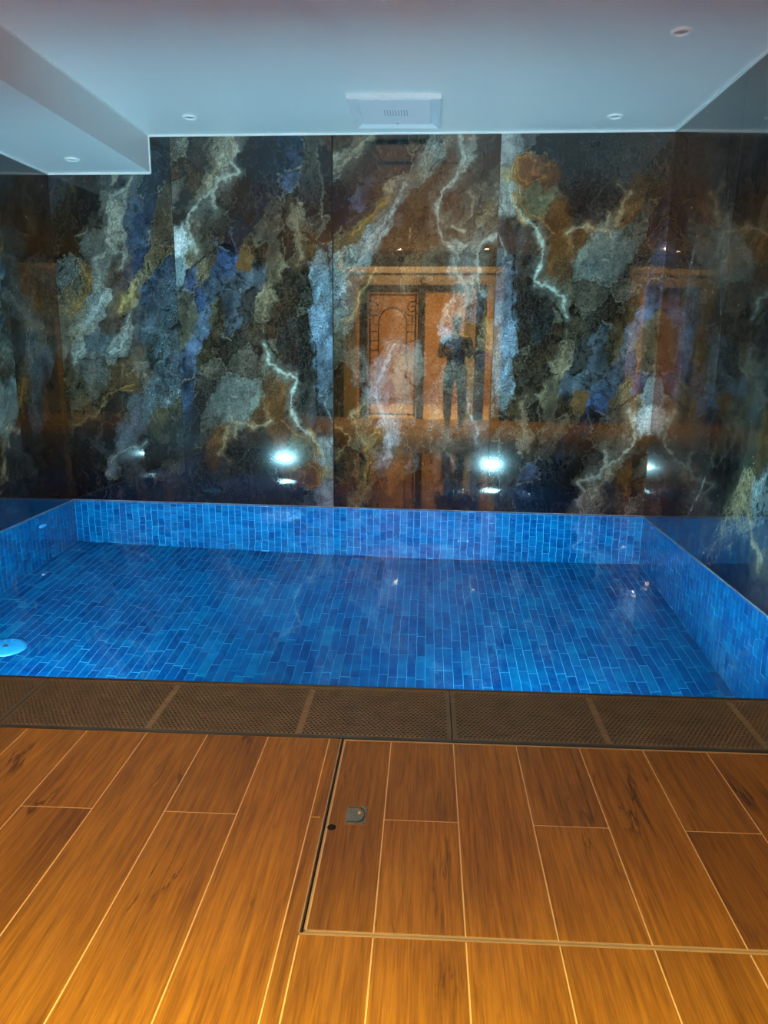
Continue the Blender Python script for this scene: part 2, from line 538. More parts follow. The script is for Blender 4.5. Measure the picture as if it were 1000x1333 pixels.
V1A = [([(690,160),(660,220),(590,280),(560,330),(570,430),(560,500),(600,560),(640,560)],.013,(120,130,132)),([(640,430),(650,560),(620,640)],.008,(110,120,124)),([(550,550),(500,590),(490,640),(520,720),(450,790),(480,830),(470,910),(400,940)],.010,(115,124,128)),([(550,770),(500,830),(460,900)],.014,(130,142,150)),
 ([(420,620),(460,700),(440,800),(390,860)],.008,(118,92,52)),([(710,740),(650,790),(625,860)],.014,(140,125,85)),([(540,180),(520,270),(460,330),(440,430),(400,490)],.008,(22,22,22)),([(445,430),(430,465),(390,470)],.005,(95,96,94)),([(770,450),(760,490)],.009,(110,120,125)),([(680,880),(640,960)],.012,(110,120,128))]
P1B = [(350,60,92,92,88),(400,40,96,94,86),(450,30,100,100,98),(340,130,86,84,78),(420,160,100,110,114),(480,100,62,78,92),(540,80,58,74,90),(560,30,56,58,60),(620,120,112,124,132),(660,50,110,120,126),(600,150,100,112,120),(720,50,54,66,80),(800,60,56,74,90),(850,130,58,78,94),(900,60,56,72,86),(850,220,62,80,96),(780,180,60,64,64),
 (520,250,74,80,86),(480,280,76,76,76),(500,330,72,70,66),(460,220,78,84,88),(370,200,78,70,56),(370,270,76,62,42),(400,330,80,74,64),(380,400,78,70,54),(430,400,82,72,54),(450,460,74,58,38),(400,480,76,60,38),(380,500,66,48,30),(500,440,70,60,46),
 (600,220,76,60,38,.4),(620,280,80,62,38,.3),(650,230,72,56,36,.4),(590,320,78,62,40),(560,360,74,62,46),(680,300,76,60,40),(700,150,72,64,56),(720,230,88,82,76),(750,250,78,72,66),(700,330,74,62,46),
 (640,400,50,50,54),(600,440,46,46,50),(580,480,50,50,54),(520,520,40,40,44),(450,560,40,40,44),(400,600,38,38,40),(500,600,40,42,48),(550,560,46,46,52),(450,680,34,34,36),(400,760,30,30,32),(500,750,34,34,36),(450,850,30,30,31),(520,880,32,32,34),(560,650,44,48,58),
 (700,420,56,76,92),(700,500,54,76,96),(680,580,52,72,92),(750,450,58,78,94),(820,380,64,82,98),(650,630,54,70,86),(900,300,64,84,100),(880,400,60,76,88),(930,200,60,78,96),(800,430,60,78,92),(860,500,68,60,36),(880,550,66,56,34),(820,560,64,58,44),(920,480,70,68,50),(840,610,80,74,64),(930,560,56,60,58),(800,600,58,60,60),
 (850,680,46,52,56),(900,640,48,54,58),(930,700,60,60,60),(820,650,54,56,56),(620,720,56,66,76),(700,700,58,66,78),(740,680,56,62,72),(600,760,70,84,94),(660,770,52,58,64),(750,750,54,58,64),(640,840,50,50,54),(600,880,54,52,56),(680,820,50,48,50),(700,880,48,42,40),(760,860,52,46,42),
 (830,800,74,66,60),(870,770,76,70,64),(930,750,74,68,62),(800,760,52,50,50),(900,820,62,52,44),(830,880,52,40,34),(900,880,54,40,34),(940,850,58,44,36),(950,900,46,36,32)]
V1B = [([(400,210),(520,180),(650,180)],.006,(24,26,28)),([(670,20),(650,90),(620,140),(560,160)],.014,(128,140,148)),([(560,350),(640,360),(720,345)],.004,(112,90,56)),([(550,385),(620,352),(700,322)],.004,(112,90,56)),([(540,400),(540,440),(500,490),(430,520),(370,530)],.006,(102,86,60)),([(430,130),(410,170),(405,230)],.008,(115,125,130)),
 ([(760,630),(690,660),(610,690),(575,730)],.005,(110,122,130)),([(800,800),(860,820),(890,790)],.004,(28,24,22)),([(570,820),(540,870),(530,910)],.004,(76,76,78))]
P2A = [(90,60,75,75,72),(160,110,58,54,48),(100,120,85,85,82),(150,230,78,58,36),(200,290,74,56,36),(90,210,70,52,34),(90,330,88,84,80),(130,420,50,45,38),(350,100,100,98,88),(340,170,105,102,92),(300,230,95,88,75),(260,330,105,98,84),
 (500,80,28,30,30),(480,180,25,27,28),(500,270,24,26,27),(440,330,40,38,34),(400,350,60,58,52,.6),(280,480,62,60,54,.7),(250,560,66,64,58,.7),(330,560,50,48,42,.7),(270,640,72,68,60,.6),(420,420,32,32,30,.3),(210,530,70,68,62,.5),
 (600,100,22,36,56),(700,60,28,48,78),(720,150,30,50,84),(700,260,48,66,100),(640,200,24,40,62),(560,400,26,40,60),(560,300,20,32,48),(640,330,34,44,56),(500,440,40,44,52),(450,540,32,42,56),
 (860,100,62,60,56),(860,250,55,54,52),(850,400,52,50,50),(880,520,60,58,56),(820,320,50,52,60),(930,100,26,26,32),(930,250,34,32,32,.5),(930,400,32,30,30,.5),(950,560,26,26,30),(955,60,80,48,30),
 (640,440,66,64,62),(640,560,74,70,64,.3),(640,680,78,72,64,.3),(660,780,84,78,66),(620,400,58,58,60),(700,430,34,34,32),(710,560,32,32,28),(730,660,30,29,26),(760,800,34,30,26),(760,480,90,82,72),(780,600,96,88,76),(780,700,70,64,56),(820,660,66,54,34),
 (560,590,70,68,60),(520,650,84,72,50),(480,720,100,72,36),(570,720,56,46,36),(370,720,50,90,150),(400,640,24,46,84),(430,600,28,40,62),(350,780,44,72,110),(100,700,124,146,162),(105,780,100,125,145),(170,720,96,88,74),(240,800,100,90,72),(170,840,56,76,120),
 (130,960,72,74,70),(120,1050,76,76,68),(220,950,34,60,100),(300,880,44,66,90),(420,900,64,84,104),(450,850,60,82,104),(400,1000,52,74,96),(540,800,50,66,86),(330,1050,74,70,56),(480,980,46,52,60),(500,1050,48,54,60),(600,960,110,102,86),(560,1040,100,92,78),
 (680,1000,66,44,26,.8),(700,900,48,40,32,.7),(760,950,54,38,26,.8),(820,940,70,68,62,.8),(690,1070,52,38,26,.7),(900,800,100,125,150),(900,900,88,118,148),(900,1000,84,112,144),(960,920,90,116,140),(920,700,80,96,110),(800,860,46,44,42,.6)]
V2A = [([(400,30),(440,120),(400,180),(440,250),(390,265),(330,300),(300,370),(230,410),(160,490),(150,580),(165,650),(190,690)],.013,(146,154,154)),([(300,380),(300,450)],.009,(140,148,148)),([(430,470),(380,560),(350,650),(240,720),(150,790),(100,900)],.007,(14,14,14)),([(390,30),(425,90),(410,170)],.006,(136,120,104)),
 ([(60,180),(120,175),(190,185),(270,190)],.006,(34,26,18)),([(300,40),(260,120),(290,180)],.006,(46,42,36)),([(880,90),(890,180),(905,270),(900,400),(910,490)],.004,(92,90,86)),([(545,60),(560,150),(540,260),(500,340)],.003,(54,56,58)),([(740,400),(750,500),(790,580),(790,680),(760,760)],.014,(108,98,86)),
 ([(800,560),(870,620),(950,660)],.008,(18,18,20)),([(970,430),(940,600),(975,840)],.009,(12,12,13)),([(720,830),(690,870),(640,885),(600,900)],.007,(12,11,10)),([(600,890),(600,1000),(570,1070)],.012,(124,114,96)),([(690,590),(700,720),(680,820)],.004,(112,104,92)),([(260,840),(300,900),(260,960),(300,1030)],.004,(22,30,44))]
P2B = [(150,30,80,82,72),(130,100,76,78,68),(240,60,60,86,120),(180,180,56,80,116),(150,280,52,76,108),(150,450,36,56,90),(160,560,32,46,70),(180,650,34,42,56),(300,130,64,56,42),(250,190,58,52,40),(330,60,70,62,46),(400,60,62,80,104),(430,150,54,52,48,.7),(350,200,50,44,36,.6),
 (300,290,80,76,70,.9),(450,260,72,70,64,.9),(520,300,66,64,58,.8),(250,400,50,48,46,.9),(230,480,44,40,40,.8),(400,400,88,98,102),(480,400,84,96,102),(350,480,86,96,100),(450,490,84,94,98),(280,530,80,90,94),(520,450,78,86,88),(270,620,70,74,74),(240,690,56,56,56),
 (540,60,60,54,46),(545,150,52,46,40),(590,250,88,82,70),(620,300,70,62,50),(640,420,80,54,26,.5),(600,520,86,56,22,.4),(560,560,80,52,20,.4),(690,440,88,54,16),(690,530,88,54,16),(620,370,72,50,32,.5),(700,100,40,46,54,.7),(740,180,36,40,46,.8),(800,250,44,44,46,.8),(700,250,48,46,44,.7),(800,60,46,42,38,.7),(640,50,64,42,26,.6),
 (830,400,58,56,54,.7),(820,500,58,56,54,.6),(800,560,60,60,60,.3),(920,100,84,112,144),(920,250,80,106,136),(930,400,72,94,120),(940,450,66,84,104),(910,550,54,64,76),(940,620,52,62,74),(960,480,96,118,136),
 (660,650,88,54,16),(720,650,90,56,18),(800,900,116,66,16),(840,920,112,64,16),(760,860,92,54,18),(300,740,88,56,24),(290,800,70,46,28,.4),(230,770,50,42,36,.4),(500,700,48,46,46,.5),(450,780,42,40,40,.6),(550,800,42,38,38,.4),(400,900,44,44,46,.6),(250,950,40,41,44,.5),(200,1020,38,40,44,.3),(500,980,44,44,47,.5),(600,900,42,38,38,.3),(700,1020,44,42,44),
 (780,730,92,92,70),(830,740,98,94,68),(800,800,94,90,68),(920,780,112,124,134),(950,860,128,120,96),(940,960,104,112,122),(890,1020,90,98,110),(800,1000,40,40,44),(850,1050,66,72,80),(960,1040,100,110,122),(960,820,120,132,142)]
V2B = [([(580,190),(620,280),(680,330),(765,370),(745,450),(735,550),(790,630),(850,680),(900,750),(910,820)],.011,(156,172,176)),([(760,690),(830,690),(860,760),(880,840),(905,900),(900,960)],.008,(132,100,54)),([(850,650),(890,720),(890,800)],.008,(146,118,70)),([(740,860),(830,850),(880,890),(890,950),(840,970)],.006,(140,100,52)),([(400,570),(420,610),(470,590),(520,620),(580,620),(630,605)],.009,(146,134,116)),([(430,610),(420,690)],.007,(130,116,98)),([(380,640),(370,740),(330,800)],.009,(136,118,96)),([(340,790),(400,830)],.006,(110,96,80)),
 ([(575,60),(600,180),(655,260)],.008,(16,14,12)),([(530,20),(525,180)],.006,(88,80,66)),([(570,50),(580,110)],.006,(110,102,88)),([(870,150),(880,350),(880,500),(910,640),(980,740)],.006,(10,12,15)),([(830,0),(865,110),(875,180)],.006,(16,16,18)),([(125,250),(125,420)],.008,(20,34,54)),([(680,600),(730,640),(760,690)],.005,(120,94,72)),([(940,440),(930,520),(960,570),(990,640)],.004,(110,130,146))]
P3A = [(100,50,70,50,36),(90,80,56,44,36),(180,50,100,94,84),(80,150,104,100,92),(130,100,98,92,82),(350,80,30,32,38),(420,60,34,34,36),(300,130,26,30,42),(400,130,28,32,42),(200,200,40,34,32),(120,240,44,36,34),(330,200,48,42,38),(300,260,50,42,38),(420,190,46,40,36),
 (180,380,54,58,82),(210,340,48,50,68),(90,350,34,36,52),(80,450,28,30,44),(130,300,46,40,40),(270,330,50,44,40),(150,470,36,36,44),(230,420,42,40,46),(300,430,84,68,36),(230,480,80,68,38),(160,550,66,62,42),(80,600,58,60,48),(380,350,88,82,66),(340,400,84,74,54),
 (480,70,70,68,62),(520,60,58,54,48),(560,100,94,102,102),(600,90,100,110,112),(540,180,92,92,86),(480,240,92,88,78),(430,290,92,86,74),(620,110,96,104,104),(660,40,100,104,100),(690,130,90,62,36),(650,200,84,62,36),(620,260,80,60,36),(560,290,78,52,30),(690,100,90,76,58),(520,400,66,48,32),(580,340,72,64,54),(560,420,62,44,32),(500,350,72,58,42),
 (740,150,100,108,108),(850,60,46,50,54),(900,150,50,54,56),(820,200,54,54,54),(780,250,56,54,52),(870,160,52,54,56),(720,350,66,60,54),(680,400,60,54,48),(700,470,52,52,50),(780,400,74,72,68),(740,560,56,60,60),(760,500,58,60,58),(900,320,96,98,94),(880,420,98,92,78),(870,500,90,88,78),(920,250,84,86,84),(840,560,80,86,88),
 (240,560,70,88,104),(300,510,90,106,118),(220,640,84,102,114),(150,660,72,90,98),(80,700,76,92,98),(100,760,80,92,96),(60,850,76,90,104),(300,480,76,84,84),(420,480,44,38,32,.3),(350,600,42,38,34,.5),(420,640,36,32,28,.5),(480,560,46,38,32,.4),(300,700,46,42,38,.5),(560,560,58,46,38,.4),(620,700,56,50,44,.4),(480,720,80,62,44,.5),(560,720,74,70,62,.4),(350,740,44,40,36,.5),
 (700,650,80,92,98),(760,700,64,74,80),(720,620,100,112,116),(890,640,58,54,42),(870,720,62,56,44),(890,780,54,48,40),(200,900,60,56,50),(350,850,60,48,38,.4),(500,900,70,52,38,.4),(600,950,66,54,42,.5),(760,880,96,104,110),(840,930,60,72,86),(900,900,70,66,58),(100,950,64,72,78),(700,1000,90,88,84)]
V3A = [([(720,20),(740,100),(735,170),(710,240),(660,300),(620,370),(600,420),(610,500),(620,590),(670,640),(720,690)],.014,(134,144,146)),([(680,690),(700,770),(770,850),(770,930),(720,1000)],.010,(124,132,138)),([(930,580),(860,600),(840,650),(830,740),(835,850),(870,890)],.015,(140,154,160)),([(430,290),(380,400),(320,500),(230,610),(180,700)],.013,(122,132,142)),
 ([(560,30),(540,100),(480,160),(250,165)],.006,(22,21,21)),([(700,90),(620,150),(560,210)],.005,(52,42,34)),([(340,510),(280,600),(180,690),(60,830)],.008,(128,138,144)),([(250,30),(180,90),(120,150),(50,210)],.015,(120,114,104)),([(690,520),(720,530),(750,530)],.013,(136,136,126)),([(450,530),(455,600)],.003,(120,116,104)),([(320,390),(240,460),(140,560)],.009,(114,94,44)),([(260,760),(200,860),(150,990),(110,1040)],.010,(124,112,86)),([(780,330),(800,400),(790,450)],.008,(104,102,98))]
P3B = [(100,50,84,86,84),(60,150,62,58,50),(140,200,70,68,64,.4),(180,120,66,52,38),(100,320,58,40,24),(80,400,56,38,22),(150,260,72,72,72),(180,290,80,80,82),(120,480,54,38,24),(280,120,58,54,48),(270,200,46,44,42),(230,80,50,46,44),(330,60,60,46,40),(400,80,72,58,46),(450,120,66,56,46),
 (370,190,92,90,82),(400,260,104,100,94),(400,340,104,100,94),(400,440,92,92,92),(470,230,84,92,96),(480,320,82,88,90),(430,180,78,88,98),(520,360,66,64,62,.5),(310,340,90,104,120),(260,420,86,100,118),(320,450,70,80,96),(240,480,84,94,104),(300,290,76,86,98),
 (600,210,58,42,26,.8),(650,200,58,42,28,.8),(570,280,62,54,44,.8),(560,150,58,46,36,.4),(700,60,80,84,88),(660,90,88,104,122),(680,160,50,60,74),(720,200,44,52,64),(640,320,82,88,88),(620,380,80,86,86),(680,360,78,80,80),(560,420,76,82,84),(580,500,72,80,82),(640,450,60,60,60,.9),(700,500,62,62,62,.9),(480,520,70,74,78,.4),(520,560,66,70,76,.4),
 (770,150,66,60,56),(770,300,78,72,66,.4),(800,450,66,66,68),(830,250,50,60,74),(870,150,96,90,76),(860,330,60,58,54),(870,450,58,60,62,.5),(920,400,44,46,48,.6),(930,500,40,46,52,.5),(160,560,86,86,76),(120,620,54,46,34),(80,680,60,42,26),(110,760,52,44,34),(180,640,80,76,64),(100,850,52,46,36),(230,560,76,78,72),(60,740,64,50,34),
 (270,660,88,78,48),(220,680,90,80,56),(180,820,72,64,46),(210,900,98,84,50),(200,980,90,80,56),(250,740,78,74,62),(300,600,96,108,120),(330,700,98,112,128),(290,790,84,94,108),(280,850,58,58,62),(290,920,46,42,40),(90,960,74,40,16),(120,920,68,36,18),(70,1020,70,38,14),(380,820,92,66,36),(370,900,88,60,32),(390,760,74,64,48),(370,980,70,52,32),
 (450,680,62,62,62),(550,660,72,76,80),(520,720,66,68,70),(620,700,78,82,86),(650,760,74,78,80),(480,800,70,74,80),(540,780,66,54,38),(600,820,60,60,62),(680,820,66,70,74),(660,900,62,62,64),(470,880,48,36,28),(550,900,54,38,26),(600,930,52,38,28),(500,980,46,36,28),(580,1020,48,36,28),(330,1020,44,38,32),(260,1020,54,46,36),
 (740,680,66,68,66,.6),(740,760,52,44,42),(740,850,60,52,46),(740,950,50,44,40),(780,900,44,42,44),(820,800,62,60,60),(830,950,60,50,44),(780,1020,36,32,30),(720,1000,44,38,32),(870,700,54,60,68,.5),(900,800,50,58,70),(860,1020,44,38,34),(820,600,72,80,88)]
V3B = [([(380,160),(330,280),(270,380),(260,470),(300,550),(330,640),(345,720),(290,790)],.014,(134,150,170)),([(200,480),(140,540),(160,600),(210,680),(230,720)],.009,(128,122,102)),([(230,700),(200,720),(240,790),(200,860),(210,920),(190,1000)],.009,(130,106,58)),([(235,710),(212,730),(250,790),(215,855),(222,920)],.003,(40,30,16)),([(50,610),(110,640),(120,690),(80,740),(60,780)],.006,(124,104,76)),([(440,330),(480,380),(540,400)],.008,(26,26,28)),
 ([(770,450),(790,560),(830,650),(820,690)],.008,(130,146,156)),([(880,0),(880,100),(900,170)],.010,(122,106,76)),([(730,190),(740,280)],.008,(20,22,26)),([(910,350),(890,440),(900,540)],.010,(22,21,20)),([(180,0),(165,100),(205,200)],.004,(32,26,22)),([(160,1000),(130,940),(60,880)],.004,(112,82,50)),([(430,680),(450,720),(470,790)],.003,(100,100,96)),([(560,670),(580,730),(550,760)],.003,(104,108,110)),([(600,690),(640,720),(680,780),(690,860)],.004,(100,104,106))]
PR1 = [(200,500,30,32,30),(180,700,28,30,30),(250,500,38,40,38),(320,480,50,46,30),(280,620,42,38,28),(350,620,40,42,42),(420,550,34,36,36),(440,700,40,48,58),(220,800,34,38,40),(300,850,44,46,46),(350,750,50,54,56),(400,880,62,68,70),(450,850,52,60,66),(440,1000,56,66,76),(300,1000,46,50,50),(220,950,36,40,42),(150,1050,30,32,36),(350,950,52,54,54),(390,1150,58,62,68),(220,1250,60,72,90),(300,1250,50,48,44),(120,1250,42,38,34),(330,1300,48,40,34),(300,350,54,54,50),(400,300,44,46,46)]
VR1 = [([(430,760),(380,880),(350,1000),(290,1070)],.02,(76,82,84)),([(450,780),(430,900),(410,1100),(390,1300)],.018,(86,92,98)),([(240,980),(215,1080),(190,1300)],.02,(82,92,106))]
PR2 = [(150,100,48,38,30),(220,100,52,66,84),(190,220,50,62,78),(290,100,56,42,28),(280,250,48,36,28),(380,150,60,62,64),(410,100,66,70,80),(130,300,38,36,34),(250,400,52,44,34),(200,500,44,40,38),(130,500,40,38,38),(280,560,40,42,48),(390,550,44,58,72),(380,700,38,50,64),(350,820,34,44,56),(420,720,50,54,56),(150,700,34,34,36),(220,650,42,40,38),(250,750,38,34,32),(180,830,44,42,38),(100,820,30,30,30),(460,300,50,48,44)]
VR2 = [([(430,0),(415,150),(370,200),(355,450),(330,650),(290,760),(220,880)],.014,(98,100,100)),([(430,190),(440,280)],.02,(96,102,110))]
PR1B = [(520,480,40,42,44),(540,600,30,28,26),(500,750,70,44,20),(560,750,66,42,22),(570,850,90,70,44),(560,920,60,38,18),(520,1050,40,34,32),(560,1200,36,30,28),(500,1250,40,32,26),(520,300,54,52,46)]
PR2B = [(470,100,36,32,30),(530,200,48,54,60),(560,350,52,60,66),(480,430,56,54,48),(560,560,74,60,32),(520,600,60,64,60),(460,620,38,38,38),(480,780,100,88,66),(560,820,84,100,112),(500,900,90,88,80,.4),(550,1000,70,70,66,.5),(480,1080,44,48,50),(450,1150,34,36,38),(550,1150,60,60,58)]
VR2B = [([(470,760),(500,850),(530,1000),(560,1080)],.03,(122,114,92))]
PL1 = [(40,180,40,48,56),(60,300,40,38,32),(120,200,50,48,40),(170,350,58,52,36),(200,280,44,40,34),(230,250,26,26,28),(230,400,32,32,34),(100,420,34,36,36),(50,550,32,38,42),(200,550,30,30,30),(150,650,36,34,30),(130,800,46,38,32),(200,800,48,34,24),(50,900,30,28,28),(180,850,60,60,60),(250,900,36,34,32),(280,800,40,38,38)]
VL1 = [([(110,180),(150,280),(180,380)],.012,(62,58,44))]
PL2 = [(100,50,38,34,32),(220,40,56,56,54),(280,80,34,42,54),(180,120,60,66,76),(240,200,56,64,78),(200,350,54,62,74),(190,480,48,56,68),(300,250,32,28,26),(310,400,34,28,20),(120,330,80,54,28),(60,300,32,28,26),(60,500,32,28,24),(250,550,34,30,24),(50,700,30,32,36),(120,650,34,34,34),(200,700,34,32,28),(270,700,30,28,26),(300,850,28,28,28),(100,850,30,34,38),(200,850,30,32,32),(10,850,50,60,70)]
VL2 = [([(170,40),(150,120),(170,200)],.02,(84,88,94)),([(130,290),(120,360),(95,430)],.02,(112,72,32)),([(230,620),(200,720),(190,820),(170,870)],.008,(60,56,48))]
S1, S2_, S3 = -1.814, -0.676, 0.459
WA = 1.131

k1, k2 = conv_back(0, 190, 4, XL), conv_back(0, 420, 4, XL)
slab1 = Slab().add(k1, P1A, V1A).add(k2, P1B, V1B)
slabA = Slab().add(conv_back(210, 170, 4.348, S1), P2A, V2A).add(conv_back(210, 410, 4.348, S1), P2B, V2B)
slab3 = Slab().add(conv_back(425, 170, 4.167, S2_), P3A, V3A).add(conv_back(425, 410, 4.167, S2_), P3B, V3B)
YRB = back_y(XR)
slabR = Slab().add(conv_right(840, 60, 3.7, YRB), PR1, VR1).add(conv_right(830, 420, 3.506, YRB), PR2, VR2)
slabR2 = Slab().add(conv_right(840, 60, 3.7, YRB - 1.135), PR1B, []).add(conv_right(830, 420, 3.506, YRB - 1.135), PR2B, VR2B)
YLS = 4.93
slabL = Slab().add(conv_left(0, 190, 4, YLS), PL1, VL1).add(conv_left(0, 420, 4, YLS), PL2, VL2)

me1 = slab_mesh('marble_panel', S1 - XL - 0.002, CEIL, slab1, 1)
meA = slab_mesh('marble_panel', WA, CEIL, slabA, 2)
me3 = slab_mesh('marble_panel', S3 - S2_ - 0.002, CEIL, slab3, 3)
meR = slab_mesh('marble_panel', 1.133, CEIL, slabR, 4, 0.006)
meR2 = slab_mesh('marble_panel', 1.133, CEIL, slabR2, 5, 0.008)
meL = slab_mesh('marble_panel', D0 - YLS - 0.002, CEIL, slabL, 6, 0.008)
meF = slab_mesh('marble_panel', 1.133, CEIL, slabA, 9, 0.02)
me3F = slab_mesh('marble_panel', 1.133, CEIL, slab3, 10, 0.02)

# ------------------------------------------------------------------ walls
TH = 0.012
bm = bmesh.new()
prism(bm, [(XL - 0.1, back_y(XL - 0.1) + TH), (XR + 0.1, back_y(XR + 0.1) + TH), (XR + 0.1, back_y(XR + 0.1) + 0.2), (XL - 0.1, back_y(XL - 0.1) + 0.2)], 0.0, CEIL + 0.1)
wall_back = tag(obj('wall_back', bm, None, M['backing']), 'dark blue, brown and white marble slab wall behind the pool', None, None, 'structure')
ang = math.atan(SKEW)
for me, x, rot in ((me1, XL, False), (meA, S1, False), (me3, S2_, False), (meA, S3, True)):
    o = obj('marble_panel', me, wall_back)
    o.cycles.is_caustics_receiver = CAUSTIC
    if not rot:
        o.matrix_world = Matrix.Translation((x, back_y(x), 0)) @ Matrix.Rotation(ang, 4, 'Z')
    else:
        x2 = XR - 0.0005
        o.matrix_world = Matrix.Translation((x2, back_y(x2), CEIL)) @ Matrix.Rotation(ang, 4, 'Z') @ Matrix.Rotation(PI, 4, 'Y')

bm = bmesh.new(); box(bm, XR + TH, XR + 0.2, YD, YRB + 0.1, 0.0, CEIL + 0.1)
wall_right = tag(obj('wall_right', bm, None, M['backing']), 'glossy dark marble slab wall on the right of the pool', None, None, 'structure')
bm = bmesh.new(); box(bm, XL - 0.2, XL - TH, YD, D0 + 0.1, 0.0, CEIL + 0.1)
wall_left = tag(obj('wall_left', bm, None, M['backing']), 'glossy dark marble slab wall on the left under the soffit', None, None, 'structure')
y = YRB
for i, me in enumerate((meR, meR2, me3F, meF, me3F, meF)):
    o = obj('marble_panel', me, wall_right)
    o.matrix_world = Matrix.Translation((XR, y, 0)) @ Matrix.Rotation(-PI / 2, 4, 'Z')
    y -= 1.135
o = obj('marble_panel', meL, wall_left)
o.matrix_world = Matrix.Translation((XL, YLS, 0)) @ Matrix.Rotation(PI / 2, 4, 'Z')
o = obj('marble_panel', slab_mesh('marble_panel', 0.56, CEIL, slabA, 12, 0.02), wall_left)
o.matrix_world = Matrix.Translation((XL, YLS - 0.562, 0)) @ Matrix.Rotation(PI / 2, 4, 'Z')
bm = bmesh.new(); box(bm, XL - 0.05, XL, YD, YLS - 0.564, 0.0, CEIL)
obj('added_matte_face', bm, wall_left, plain('added_matte_plaster', (0.10, 0.10, 0.105), 0.8))  # unseen matte face, added to keep the mirrored hall glow off the marble

# ------------------------------------------------------------------ ceiling, soffit, white edge trims
bm = bmesh.new()
prism(bm, [(XS, YD - 3.2), (XR + 0.2, YD - 3.2), (XR + 0.2, back_y(XR) + 0.2), (XS, back_y(XS) + 0.2)], CEIL, CEIL + 0.1)
co_ = tag(obj('ceiling', bm, None, M['ceiling']), 'satin white stretch ceiling lit blue by the pool', None, None, 'structure')
bm = bmesh.new()
prism(bm, [(XL - 0.1, YD - 3.2), (XS, YD - 3.2), (XS, back_y(XS) - 0.001), (XL - 0.1, back_y(XL - 0.1) - 0.001)], CEIL - DS, CEIL + 0.1)
cs_ = tag(obj('ceiling_soffit', bm, None, M['ceiling']), 'dropped white soffit running along the left wall', None, None, 'structure')


co_.cycles.is_caustics_receiver = cs_.cycles.is_caustics_receiver = CAUSTIC


def trim(n, pts, r=0.006):
    bm = bmesh.new()
    a, b = Vector(pts[0]), Vector(pts[1])
    d = (b - a).normalized()
    up = Vector((0, 0, 1)) if abs(d.z) < 0.9 else Vector((1, 0, 0))
    s = d.cross(up).normalized(); u = s.cross(d)
    vs = []
    for p in (a, b):
        vs.append([bm.verts.new(p + x * s * r + z * u * r) for x, z in ((-1, -1), (1, -1), (1, 1), (-1, 1))])
    for k in range(4):
        bm.faces.new((vs[0][k], vs[0][(k + 1) % 4], vs[1][(k + 1) % 4], vs[1][k]))
    bm.faces.new(vs[0][::-1]); bm.faces.new(vs[1])
    return tag(obj('trim_%d' % n, bm, None, M['white']), kind='structure')


e = 0.005
tag(trim(1, ((XS, back_y(XS) - e, CEIL - e), (XR, back_y(XR) - e, CEIL - e))), 'thin white trim between ceiling and back marble wall')
tag(trim(2, ((XR - e, YD, CEIL - e), (XR - e, YRB - e, CEIL - e))), 'thin white trim between ceiling and right marble wall')
tag(trim(3, ((XL, back_y(XL) - e, CEIL - DS - e), (XS, back_y(XS) - e, CEIL - DS - e)), 0.007), 'thin white trim under the soffit at the back wall')
tag(trim(4, ((XS, back_y(XS) - e, CEIL - DS - e), (XS, back_y(XS) - e, CEIL - e)), 0.007), 'short upright white trim at the soffit end')
tag(trim(5, ((XL + e, YD, CEIL - DS - e), (XL + e, D0 - e, CEIL - DS - e))), 'thin white trim between soffit and left marble wall')
tag(trim(6, ((XS, YD, CEIL - 0.003), (XS, back_y(XS) - e, CEIL - 0.003)), 0.004), 'thin white trim where soffit face meets the ceiling')

# ------------------------------------------------------------------ pool basin with single tiles
TW, TL, TG = 0.0508, 0.240, 0.0032
tile_me = bpy.data.meshes.new('tile')
_w, _l, _h = (TW - TG) / 2, (TL - 0.0052) / 2, 0.0018
tv = [(-_w, -_l, 0), (_w, -_l, 0), (_w, _l, 0), (-_w, _l, 0), (-_w, -_l, _h * .7), (_w, -_l, _h * .7), (_w, _l, _h * .7), (-_w, _l, _h * .7)]
iw, il = _w - 0.002, _l - 0.002
tv += [(-iw, -il, _h), (iw, -il, _h), (iw, il, _h), (-iw, il, _h)]
tf = [(0, 1, 5, 4), (1, 2, 6, 5), (2, 3, 7, 6), (3, 0, 4, 7), (4, 5, 9, 8), (5, 6, 10, 9), (6, 7, 11, 10), (7, 4, 8, 11), (8, 9, 10, 11)]
tile_me.from_pydata(tv, [], tf)
tile_me.materials.append(M['tile'])
TVn = np.array(tv); TFn = np.array(tf)
rnd = random.Random(3)


